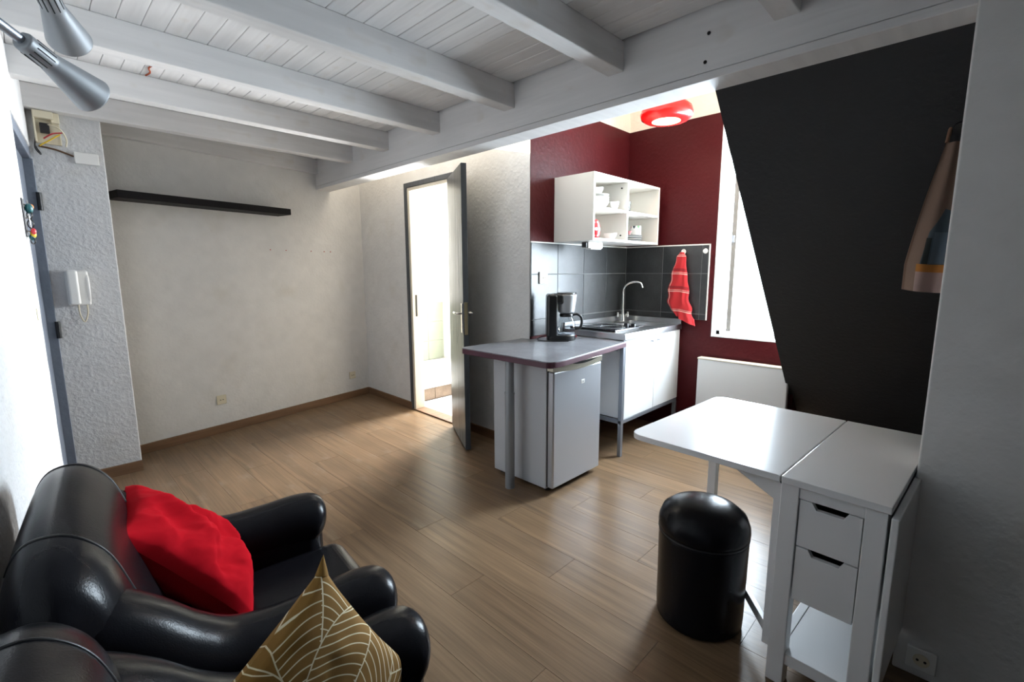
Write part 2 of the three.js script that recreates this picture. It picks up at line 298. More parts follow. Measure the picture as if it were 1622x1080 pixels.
// header beam along the loft edge
{
  const h = thing('header_beam', 'long white painted header beam carrying the loft joists', 'beam', [0, 0, 0], 0, null, 'structure');
  obj('beam_body', bx(-0.394, -0.252, 2.112, 2.5, -0.35, 6.2, 0.004), M.paint, h);
  obj('bottom_strip', bx(-0.397, -0.25, 2.079, 2.11, -0.35, 6.2, 0.004), M.paint, h);
  for (const [y, z] of [[2.255, 3.517], [2.15, 3.508]]) { const g = new THREE.CylinderGeometry(0.007, 0.007, 0.004, 14); g.rotateZ(Math.PI / 2); const b = obj('bolt_hole', keep(g), M.hole, h); b.position.set(-0.395, y, z); }
}
// loft guard wall and the high ceiling over the kitchen and bathroom
tag(obj('wall_loft', bx(-0.39, -0.26, 2.5, TOP, -0.35, 3.62, 0), M.upper), 'white loft guard wall above the header beam', 'wall', null, 'structure');
tag(obj('ceiling_high', bx(-0.45, 1.7, TOP, TOP + 0.1, -0.85, 3.7, 0), M.upper), 'cream high ceiling above the kitchen corner', 'ceiling', null, 'structure');

// wall with the black shelf
{
  const w = thing('wall_back', 'off-white wall carrying the long black shelf', 'wall', [0.1, 0, -0.26], wallTurn, null, 'structure');
  obj('plaster', bx(-2.75, 0.16, 0, TOP, -0.14, 0, 0), M.plaster, w);
  for (const x of [-0.995, -0.85, -0.6, -0.46, -0.39]) { const g = new THREE.CylinderGeometry(0.004, 0.004, 0.006, 10); g.rotateX(Math.PI / 2); const o = obj('wall_plug', keep(g), M.redPlastic, w); o.position.set(x, 1.508, 0.002); }
}
const onBack = (s, y, d = 0) => { const c = Math.cos(wallTurn), n = Math.sin(wallTurn); return [0.1 + s * c + d * n, y, -0.26 - s * n + d * c]; };   // s along the wall from the corner, d out from it
{
  const b = obj('baseboard_back', bx(-2.1, -0.01, 0, 0.07, 0, 0.014, 0.003), M.skirting); b.position.set(0.1, 0, -0.26); b.rotation.y = wallTurn;
  tag(b, 'brown skirting board along the shelf wall', 'skirting', null, 'structure');
}
// pier with the intercom
tag(obj('wall_pier', bx(-2.42, -1.985, 0, H, -0.1, 0.484, 0.008), M.rough), 'rough white wall pier carrying the intercom', 'wall', null, 'structure');
tag(obj('baseboard_pier', bx(-2.33, -1.983, 0, 0.07, 0.484, 0.498, 0.003), M.skirting), 'short brown skirting board at the foot of the wall pier', 'skirting', null, 'structure');

// left wall with the entrance door
{
  const w = thing('wall_left', 'bright rough white wall beside the entrance door', 'wall', [leftX(0.45), 0, 0.45], -leftTurn, null, 'structure');
  // local z runs toward the camera along the wall; the face is at x = 0
  const ragged = []; for (let k = 0; k <= 40; k++) ragged.push([0.885 + (hash2(k, 1, 5) - 0.5) * 0.016, 2.02 * k / 40]);
  const s = new THREE.Shape(); s.moveTo(5.9, 0); s.lineTo(5.9, H); s.lineTo(0.0, H); s.lineTo(0.0, 2.02); for (let k = 40; k >= 0; k--) s.lineTo(...ragged[k]); s.closePath();
  const g = new THREE.ExtrudeGeometry(s, { depth: 0.12, bevelEnabled: true, bevelSize: 0.006, bevelThickness: 0.008, bevelOffset: -0.006, bevelSegments: 2 });
  g.rotateY(-Math.PI / 2); g.translate(0, 0, 0);
  obj('plaster', uvm(g), M.rough, w);
  const d = thing('door_1', 'grey-blue entrance door in the left wall beside the pier', 'door', [leftX(0.45), 0, 0.45], -leftTurn, null, 'structure');
  obj('leaf', bx(-0.09, -0.03, 0.01, 1.96, 0.05, 0.86, 0.004), M.entryGrey, d);
  obj('frame', [bx(-0.1, 0.012, 0, 1.955, 0.005, 0.05, 0.004), bx(-0.1, 0.004, 1.955, 2.015, 0.0, 0.895, 0.004)], M.entryGrey, d);
  for (const y of [1.72, 0.98]) obj('hinge', cyl(0.012, 0.012, 0.1, 0.016, y, 0.055, 12), M.black, d);
  obj('lock', (() => { const q = new THREE.CylinderGeometry(0.014, 0.014, 0.03, 16); q.rotateZ(Math.PI / 2); q.translate(-0.015, 0.9, 0.8); return keep(q); })(), M.brass, d);
}
// wall with the bathroom door
const dwTurn = Math.atan2(0.043, 2.36);
{
  const w = thing('wall_bathroom_door', 'off-white wall with the open bathroom door', 'wall', [0.1, 0, -0.26], -dwTurn, null, 'structure');
  // outline in (local z, y)
  const s = new THREE.Shape(); s.moveTo(-0.1, 0); s.lineTo(0.87, 0); s.lineTo(0.87, 2.1); s.lineTo(1.57, 2.1); s.lineTo(1.57, 0); s.lineTo(2.408, 0); s.lineTo(2.408, 2.1); s.lineTo(-0.1, 2.75); s.closePath();
  const g = new THREE.ExtrudeGeometry(s, { depth: 0.09, bevelEnabled: false }); g.rotateY(-Math.PI / 2); g.translate(0.09, 0, 0);
  obj('plaster', uvm(g), M.plaster, w);
}
{
  const b = obj('baseboard_bathroom', bx(-0.014, 0, 0, 0.07, 0.01, 0.868, 0.003), M.skirting); b.position.set(0.1, 0, -0.26); b.rotation.y = -dwTurn; tag(b, 'short brown skirting board between the room corner and bathroom door', 'skirting', null, 'structure');
  const c = obj('baseboard_bathroom', bx(-0.014, 0, 0, 0.07, 1.58, 2.37, 0.003), M.skirting); c.position.set(0.1, 0, -0.26); c.rotation.y = -dwTurn; tag(c, 'brown skirting board behind the open bathroom door', 'skirting', null, 'structure');
}
{
  const d = thing('door_2', 'dark grey painted bathroom door standing open', 'door', [0.1, 0, -0.26], -dwTurn, null, 'structure');
  obj('frame', [bx(-0.012, 0.1, 0, 2.06, 0.85, 0.885, 0.003), bx(-0.012, 0.1, 2.06, 2.1, 0.85, 1.6, 0.003), bx(-0.012, 0.1, 0, 2.06, 1.565, 1.6, 0.003)], M.doorGrey, d);
  part(obj('rebate', [bx(0.0, 0.1, 0, 2.045, 0.886, 0.92, 0.003), bx(0.0, 0.1, 2.03, 2.059, 0.886, 1.564, 0.003)], M.creamFrame, d), 'cream painted inner door rebate');
  obj('threshold', bx(-0.01, 0.11, 0, 0.012, 0.885, 1.565, 0.003), M.skirting, d);
  const strike = obj('strike_plate', bx(0.03, 0.05, 0.9, 1.1, 0.919, 0.922, 0.001), M.black, d); part(strike, 'dark strike plate');
  const leaf = new THREE.Group(); leaf.name = 'leaf'; d.add(leaf); leaf.position.set(-0.03, 0, 1.555); leaf.rotation.y = -R(28) - 0;
  // leaf runs along local +z of its group
  obj('panel', bx(-0.02, 0.02, 0.012, 2.045, 0.0, 0.6, 0.004), M.doorGrey, leaf);
  obj('lock_plate', bx(-0.012, 0.012, 0.87, 1.1, 0.598, 0.6025, 0.001), M.brass, leaf);
  for (const s of [-1, 1]) {
    obj('handle_plate', bx(s * 0.022 - 0.003, s * 0.022 + 0.003, 0.88, 1.09, 0.535, 0.57, 0.002), M.chrome, leaf);
    obj('lever', [tube([[s * 0.022, 1.02, 0.553], [s * 0.05, 1.02, 0.553], [s * 0.06, 1.02, 0.545], [s * 0.062, 1.018, 0.45]], 0.008, 24, 10)], M.chrome, leaf);
  }
}
// kitchen corner walls: dark red to 2.473 m, white above
const RED = 2.473, XW = 1.315, ZK = 2.151;
{
  const w = thing('wall_kitchen', 'dark red kitchen wall behind the wall cabinet', 'wall', [0, 0, 0], 0, null, 'structure');
  obj('red_paint', [bx(0.15, 1.45, 0, RED, ZK - 0.04, ZK, 0), bx(0.058, 0.15, 0, RED, ZK - 0.002, ZK, 0)], M.red, w);
  obj('white_paint', [bx(0.15, 1.45, RED, TOP, ZK - 0.04, ZK, 0), bx(0.058, 0.15, RED, TOP, ZK - 0.04, ZK, 0)], M.upper, w);
  obj('bathroom_side', bx(0.15, 1.45, 0, TOP, ZK - 0.045, ZK - 0.0405, 0), M.upper, w);
}
{
  const w = thing('wall_window', 'dark red wall with the bright window', 'wall', [0, 0, 0], 0, null, 'structure');
  const x1 = 1.46;
  obj('red_paint', [bx(XW, x1, 0, W1.y0, ZK - 0.04, 3.53, 0), bx(XW, x1, W1.y0, W1.y1, ZK - 0.04, W1.z0, 0), bx(XW, x1, W1.y0, W1.y1, W1.z1, 3.53, 0), bx(XW, x1, W1.y1, RED, ZK - 0.04, 3.53, 0)], M.red, w);
  obj('white_paint', bx(XW, x1, RED, TOP, ZK - 0.04, 3.53, 0), M.upper, w);
}
{
  const w = thing('window_1', 'bright window with white frame beside the dark slope', 'window', [0, 0, 0], 0, null, 'structure');
  const { z0, z1, y0, y1 } = W1, m = M.whiteLac;
  obj('reveal', [bx(XW - 0.004, 1.46, y0, y0 + 0.012, z0, z1, 0.002), bx(XW - 0.002, 1.46, y0, y1, z0, z0 + 0.008, 0.002), bx(XW - 0.002, 1.46, y0, y1, z1 - 0.008, z1, 0.002), bx(XW - 0.002, 1.46, y1 - 0.008, y1, z0, z1, 0.002)], m, w);
  obj('frame', [bx(1.4, 1.445, y0 + 0.01, y0 + 0.045, z0, z1), bx(1.4, 1.445, y1 - 0.045, y1 - 0.005, z0, z1), bx(1.4, 1.445, y0, y1, z0 + 0.005, z0 + 0.035), bx(1.4, 1.445, y0, y1, z1 - 0.035, z1 - 0.005)], m, w);
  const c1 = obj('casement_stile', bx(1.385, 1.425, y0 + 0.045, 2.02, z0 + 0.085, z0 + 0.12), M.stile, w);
  obj('latch', bx(1.372, 1.388, 1.53, 1.58, z0 + 0.095, z0 + 0.11, 0.003), M.steelFrame, c1);
  obj('pane', bx(1.418, 1.421, y0 + 0.035, y1 - 0.035, z0 + 0.025, z0 + 0.09, 0), M.glass, w);
  obj('pane', bx(1.418, 1.421, y0 + 0.035, y1 - 0.035, z0 + 0.115, z1 - 0.025, 0), M.glass, w);
}
// dormer cheek and the dark roof slope
tag(obj('wall_dormer', slabXY([[-0.25, 2.08], [1.46, 0.3], [1.46, TOP], [-0.25, TOP]], 3.525, 3.6), M.upper), 'white dormer cheek beside the window', 'wall', null, 'structure');
{
  const c = obj('ceiling_slope', (() => { const g = new THREE.BoxGeometry(2.95, 0.1, 2.74); g.translate(1.475, -0.05, 1.35); return uvm(g); })(), M.charcoal);
  // its face runs from the header beam's back edge down to the floor beyond the window wall
  c.rotation.set(0, 0, Math.atan2(-1.721, 1.658)); c.position.set(-0.262, 2.082, 3.52);
  c.scale.y = -1; c.material = M.charcoal;
  tag(c, 'charcoal painted sloping attic wall behind the white table', 'wall', null, 'structure');
}
// right partition and the wall behind the camera
tag(obj('wall_right', bx(-0.5, -0.28, 0, 2.079, 4.305, 6.2, 0.006), M.plaster), 'shaded off-white partition wall at the end of the slope', 'wall', null, 'structure');
tag(obj('wall_front', bx(-2.95, 1.8, 0, H, 6.2, 6.32, 0), M.charcoal), 'charcoal wall opposite the shelf wall', 'wall', null, 'structure');

// bathroom behind the door
{
  const f = thing('floor_bathroom', 'white bathroom floor beyond the grey door', 'floor', [0, 0, 0], 0, null, 'structure');
  for (let i = 0; i < 5; i++) for (let j = 0; j < 6; j++) obj('tile', bx(0.2 + i * 0.26, 0.457 + i * 0.26, -0.02, 0.004, 0.482 + j * 0.27, 0.749 + j * 0.27, 0.002, 1), M.bathFloor, f);
  obj('screed', bx(0.18, 1.55, -0.06, -0.012, -0.8, 2.1, 0), M.grout, f);
  const s = thing('shower_step', 'tiled shower step with white top in the bright bathroom', 'step');
  obj('tray', bx(0.2, 1.495, 0.128, 0.16, -0.66, 0.482, 0.01), M.porcelain, s);
  for (let i = 0; i < 5; i++) obj('riser_tile', bx(0.2 + i * 0.25, 0.447 + i * 0.25, 0.005, 0.127, 0.44, 0.472, 0.002), M.stepTile, s);
  obj('core', bx(0.2, 1.495, 0, 0.126, -0.66, 0.438, 0), M.grout, s);
  const w = thing('wall_bathroom', 'white tiled bathroom wall behind the shower step', 'wall', [0, 0, 0], 0, null, 'structure');
  obj('plaster', bx(0.1, 1.6, 0, TOP, -0.8, -0.68, 0), M.bathPaint, w);
  const w2 = thing('wall_bathroom_window', 'white bathroom wall around the bathroom window', 'wall', [0, 0, 0], 0, null, 'structure');
  obj('plaster', [bx(1.5, 1.6, 0, W2.y0, -0.8, 2.12, 0), bx(1.5, 1.6, W2.y1, TOP, -0.8, 2.12, 0), bx(1.5, 1.6, W2.y0, W2.y1, -0.8, W2.z0, 0), bx(1.5, 1.6, W2.y0, W2.y1, W2.z1, 2.12, 0)], M.bathPaint, w2);
  for (let i = 0; i < 5; i++) for (let j = 0; j < 3; j++) obj('tile', bx(0.2 + i * 0.25, 0.447 + i * 0.25, 0.165 + j * 0.25, 0.412 + j * 0.25, -0.68, -0.672, 0.002, 1), M.bathTile, w);
  const r = thing('towel_rail', 'thin towel rail on the bright bathroom wall', 'rail', [0, 0, 0]);
  obj('rail', tube([[0.55, 1.18, -0.62], [1.05, 1.18, -0.62]], 0.008, 8), M.chrome, r);
  for (const x of [0.56, 1.04]) obj('bracket', tube([[x, 1.18, -0.68], [x, 1.18, -0.62]], 0.007, 4), M.chrome, r);
  const win = thing('window_2', 'bathroom window beyond the open door', 'window', [0, 0, 0], 0, null, 'structure'), { z0, z1, y0, y1 } = W2;
  obj('frame', [bx(1.53, 1.57, y0, y0 + 0.04, z0, z1), bx(1.53, 1.57, y1 - 0.04, y1, z0, z1), bx(1.53, 1.57, y0, y1, z0, z0 + 0.04), bx(1.53, 1.57, y0, y1, z1 - 0.04, z1)], M.whiteLac, win);
}
// backsplash tiles in the kitchen corner
{
  const b = thing('trim_1', 'dark grey tiled backsplash with white edging', 'backsplash', [0, 0, 0], 0, null, 'structure');
  obj('grout', [bx(0.055, XW, 0.86, 1.515, ZK, ZK + 0.007, 0), bx(XW - 0.007, XW, 0.93, 1.515, ZK, 2.885, 0)], M.grout, b);
  const rows = [[0.86, 0.973], [0.977, 1.293], [1.297, 1.512]];
  const xs = [0.057, 0.352, 0.678, 0.998, 1.304]; let k = 0;
  for (const [y0, y1] of rows) for (let i = 0; i < 4; i++) obj('tile', bx(xs[i] + 0.0015, xs[i + 1] - 0.0015, y0, y1, ZK + 0.001, ZK + 0.01, 0.002, 1), k++ % 3 ? M.tile : M.tileB, b);
  const zs = [2.162, 2.505, 2.83, 2.882];
  for (const [y0, y1] of rows) for (let i = 0; i < 3; i++) obj('tile', bx(XW - 0.01, XW - 0.001, Math.max(y0, 0.932), y1, zs[i] + 0.0015, zs[i + 1] - 0.0015, 0.002, 1), k++ % 3 ? M.tile : M.tileB, b);
  part(obj('edging', [bx(XW - 0.013, XW, 0.93, 1.523, 2.883, 2.892, 0.002), bx(XW - 0.013, XW, 1.513, 1.523, ZK + 0.01, 2.892, 0.002), bx(0.055, XW, 1.513, 1.522, ZK, ZK + 0.013, 0.002)], M.whitePlastic, b), 'white tile edging strip');
}

// ================================================================ THINGS ON THE WALLS
{
  const o = obj('wall_shelf', bx(-2.105, -0.9, 1.8, 1.85, 0.001, 0.2, 0.003), M.shelfBlack); o.position.set(0.1, 0, -0.26); o.rotation.y = wallTurn;
  tag(o, 'long black floating shelf, empty, on the off-white wall', 'shelf');
}
function outlet(label, pos, turn, m, size = 0.075) {
  const t = thing('wall_outlet', label, 'outlet', pos, turn, 'wall sockets');   // faces local +z
  const h = size / 2;
  obj('plate', bx(-h, h, -h, h, 0, 0.01, 0.004), m, t);
  const g = new THREE.CylinderGeometry(0.021, 0.021, 0.004, 24); g.rotateX(Math.PI / 2); g.translate(0, 0, 0.0105); part(obj('socket_well', keep(g), M.cream, t), 'round socket well');
  for (const s of [-1, 1]) { const q = new THREE.CylinderGeometry(0.004, 0.004, 0.003, 10); q.rotateX(Math.PI / 2); q.translate(s * 0.0095, 0, 0.0125); obj('pin_hole', keep(q), M.hole, t); }
  return t;
}
outlet('cream wall socket low on the shelf wall near the pier', onBack(-1.51, 0.277, 0.001), wallTurn, M.cream);
outlet('cream wall socket low on the shelf wall near the room corner', onBack(-0.212, 0.24, 0.001), wallTurn, M.cream);
outlet('white socket on the tiled backsplash above the coffee maker', [0.181, 1.27, ZK + 0.0105], 0, M.whitePlastic, 0.085);
outlet('grey-white socket at the foot of the shaded partition wall', [-0.501, 0.07, 4.375], -Math.PI / 2, M.whitePlastic);
{
  const t = thing('light_switch', 'white light switch on the bright left wall', 'switch', [leftX(1.56) + 0.002, 1.145, 1.56], Math.PI / 2 - leftTurn);
  obj('plate', bx(-0.04, 0.04, -0.05, 0.05, 0, 0.01, 0.004), M.whitePlastic, t); obj('rocker', bx(-0.012, 0.012, -0.025, 0.025, 0.009, 0.014, 0.002), M.cream, t);
}
{
  const t = thing('intercom', 'white wall intercom handset with looped cord on the pier', 'intercom', [-2.195, 1.225, 0.485]);
  obj('base', bx(-0.045, 0.06, -0.105, 0.105, 0, 0.035, 0.012, 3), M.whitePlastic, t);
  obj('handset', [bx(-0.04, 0.012, -0.1, 0.108, 0.034, 0.072, 0.014, 3)], M.whitePlastic, t);
  obj('side_rail', tube([[0.052, 0.09, 0.02], [0.055, 0.05, 0.035], [0.054, -0.05, 0.035], [0.052, -0.1, 0.02]], 0.008, 20, 8), M.whitePlastic, t);
  obj('cord', tube([[0.0, -0.1, 0.03], [0.002, -0.16, 0.03], [0.018, -0.205, 0.03], [0.036, -0.16, 0.03], [0.04, -0.1, 0.028]], 0.004, 32, 8), M.cream, t);
}
{
  const t = thing('junction_box', 'open cream junction box with loose wires under the joists', 'junction box', [-2.225, 2.13, 0.485]);
  obj('box', [bx(-0.055, 0.055, -0.085, 0.085, 0, 0.012, 0.003), bx(-0.055, -0.047, -0.085, 0.085, 0.01, 0.05, 0.003), bx(0.02, 0.055, 0.03, 0.085, 0.01, 0.045, 0.003), bx(-0.055, 0.03, 0.045, 0.085, 0.01, 0.06, 0.004)], M.cream, t);
  obj('terminal', bx(-0.03, 0.01, -0.03, 0.025, 0.012, 0.035, 0.003), M.black, t);
  for (const [m, pts] of [[M.cream, [[0, 0.02, 0.03], [0.05, 0.0, 0.05], [0.075, -0.05, 0.04], [0.07, -0.09, 0.03]]], [M.redPlastic, [[-0.02, -0.06, 0.03], [0.02, -0.03, 0.045], [0.06, -0.02, 0.05]]], [M.yellow, [[-0.04, -0.1, 0.02], [0, -0.07, 0.04], [0.05, -0.03, 0.05]]], [M.black, [[-0.05, -0.05, 0.03], [-0.06, -0.12, 0.04], [-0.04, -0.15, 0.03], [-0.06, -0.1, 0.01]]]]) obj('wire', tube(pts, 0.004, 20, 6), m, t);
  tag(obj('cable', tube([[-2.27, 2.03, 0.492], [-2.2, 2.02, 0.494], [-2.125, 1.995, 0.492]], 0.005, 16, 8), M.wireBrown), 'short dark cable between the junction box and cable cover', 'cable');
  tag(obj('cable_cover', bx(-2.125, -2.015, 1.955, 2.02, 0.485, 0.512, 0.004), M.whitePlastic), 'white rectangular cable cover at the top of the pier', 'cable cover');
}
{
  const z = 1.45, t = thing('key_rack', 'small dark key rack with colourful key fobs beside the entrance door', 'key rack', [leftX(z) + 0.004, 1.55, z], Math.PI / 2 - leftTurn); t.scale.setScalar(0.8);
  obj('bar', bx(-0.03, 0.03, -0.1, 0.1, 0, 0.012, 0.003), M.black, t);
  for (const [y, d] of [[0.07, 0.026], [0, 0.024], [-0.07, 0.026]]) obj('hook', tube([[0, y, 0.01], [0.005, y, d], [0.01, y + 0.02, d]], 0.004, 12, 6), M.chrome, t);
  const ball = (r, x, y, zz, m, n) => { const g = new THREE.SphereGeometry(r, 16, 12); g.scale(1, 1.2, 0.8); g.translate(x, y, zz); obj(n, keep(g), m, t); };
  ball(0.022, 0.005, 0.05, 0.03, M.teal, 'key_fob'); ball(0.013, 0.025, 0.06, 0.038, M.orange, 'key_fob'); ball(0.016, 0.01, -0.085, 0.032, M.yellow, 'key_fob'); ball(0.014, -0.01, -0.07, 0.036, M.redPlastic, 'key_fob'); ball(0.015, 0.012, -0.1, 0.026, M.teal, 'key_fob');
  const ring = (y, r) => { const g = new THREE.TorusGeometry(r, 0.003, 8, 24); g.rotateY(0.6); g.translate(0.005, y, 0.028); obj('key_ring', keep(g), M.black, t); };
  ring(-0.03, 0.022); ring(0.015, 0.02); ring(-0.12, 0.016);
  for (const [x, y] of [[-0.012, -0.01], [0.012, -0.04]]) obj('key', bx(x - 0.005, x + 0.005, y - 0.03, y + 0.03, 0.026, 0.029, 0.001), M.chrome, t);
}

// ================================================================ SPOT LAMP ON THE LEFT WALL
{
  const t = thing('spot_lamp', 'silver wall lamp with two cone heads on flexible arms', 'lamp', [0, 0, 0]);
  obj('wall_plate', (() => { const g = new THREE.CylinderGeometry(0.055, 0.055, 0.025, 32); g.rotateZ(Math.PI / 2); g.rotateY(-leftTurn); g.translate(leftX(2.75) + 0.013, 1.97, 2.75); return keep(g); })(), M.silverLamp, t);
  const heads = [[V(-2.363, 1.727, 3.130), V(-2.259, 1.677, 3.030), 1], [V(-2.326, 1.829, 3.131), V(-2.285, 1.790, 2.993), 1]];
  for (const [a, b, k] of heads) {
    const h = new THREE.Group(); h.name = 'lamp_head'; t.add(h); h.position.copy(a); h.scale.setScalar(0.92 * k);
    h.quaternion.setFromUnitVectors(V(0, 1, 0), b.clone().sub(a).normalize());
    obj('shade', lathe([[0.0, 0], [0.016, 0.001], [0.0188, 0.006], [0.0198, 0.055], [0.021, 0.058], [0.0215, 0.063], [0.0405, 0.152], [0.0409, 0.154], [0.039, 0.152], [0.0195, 0.063], [0.016, 0.03]], 48), M.silverLamp, h);
    for (let q = 0; q < 12; q++) { const an = q * Math.PI / 6, s = obj('vent_slot', bx(-0.0012, 0.0012, 0.016, 0.052, 0.0178, 0.0202, 0.0006, 1), M.blackMatte, h); s.rotation.y = an; }
    const g = new THREE.SphereGeometry(0.018, 20, 14); g.translate(0, 0.1, 0); obj('bulb', keep(g), M.porcelain, h);
    const c = V(leftX(2.75) + 0.03, 1.97, 2.75), d = a.clone().sub(b).normalize();
    const mid = a.clone().addScaledVector(d, 0.09);
    obj('flexible_arm', tube([c.toArray(), [c.x + 0.05, c.y + 0.01, c.z + 0.04], mid.toArray(), a.toArray()], 0.0085, 60, 10), M.steelFrame, t);
  }
}

// ================================================================ KITCHEN
// peninsula table over the fridge
{
  const t = thing('peninsula_table', 'grey laminate peninsula table with plum edge over the fridge', 'table');
  const out = [[-0.525, 2.095, 0.05], [-0.49, 2.075, 0.02], [0.045, 2.085, 0], [0.052, 2.158, 0], [0.425, 2.158, 0], [0.425, 2.712, 0.01], [-0.40, 2.815, 0.03], [-0.515, 2.815, 0.06]];
  obj('tabletop', plate(out, 0.834, 0.84, 0.002), M.laminate, t);
  part(obj('edge_band', plate(out, 0.803, 0.8345, 0.002), M.plumEdge, t), 'dark plum edging of the tabletop');
  obj('leg', [cyl(0.029, 0.029, 0.6, -0.452, 0.3, 2.45), cyl(0.0265, 0.0265, 0.21, -0.452, 0.7, 2.45), cyl(0.031, 0.031, 0.012, -0.452, 0.597, 2.45)], M.legGrey, t);
  obj('leg_bracket', cyl(0.05, 0.05, 0.008, -0.452, 0.799, 2.45), M.legGrey, t);
}
{
  const t = thing('fridge', 'silver under-counter fridge standing below the peninsula table', 'fridge', [-0.112, 0, 2.45]);
  obj('body', bx(-0.244, 0.243, 0.022, 0.785, -0.24, 0.205, 0.006), M.fridgeSide, t);
  obj('door', bx(-0.243, 0.243, 0.035, 0.745, 0.213, 0.258, 0.012, 4), M.silver, t);
  part(obj('door_gasket', bx(-0.236, 0.236, 0.035, 0.77, 0.205, 0.214, 0.002), M.blackMatte, t), 'dark door gasket');
  // bowed handle strip along the top of the door
  const s = new THREE.Shape(); s.moveTo(-0.243, 0); s.quadraticCurveTo(0, -0.035, 0.243, 0); s.lineTo(0.243, 0.03); s.lineTo(-0.243, 0.03); s.closePath();
  const g = new THREE.ExtrudeGeometry(s, { depth: 0.04, bevelEnabled: true, bevelSize: 0.004, bevelThickness: 0.004, bevelSegments: 3, curveSegments: 24 }); g.translate(0, 0.752, 0.215);
  const hd = obj('handle', uvm(g), M.champagne, t); part(hd, 'champagne coloured bowed handle strip');
  const s2 = new THREE.Shape(); s2.moveTo(-0.09, 0.02); s2.quadraticCurveTo(0.04, -0.012, 0.2, 0.02); s2.closePath();
  const g2 = new THREE.ExtrudeGeometry(s2, { depth: 0.002, bevelEnabled: false, curveSegments: 20 }); g2.translate(0, 0.758, 0.2585); obj('grip_recess', uvm(g2), M.black, hd);
  part(obj('badge', bx(0.025, 0.06, 0.635, 0.66, 0.257, 0.2595, 0.001), M.porcelain, t), 'small white badge');
  obj('badge_mark', [bx(0.034, 0.051, 0.6415, 0.645, 0.2592, 0.2603, 0.0003), bx(0.04, 0.045, 0.645, 0.653, 0.2592, 0.2603, 0.0003)], M.greyChina, t);
  for (const [x, z] of [[-0.2, -0.2], [0.2, -0.2], [-0.2, 0.18], [0.2, 0.18]]) obj('foot', cyl(0.018, 0.018, 0.024, x, 0.012, z, 16), M.black, t);
}
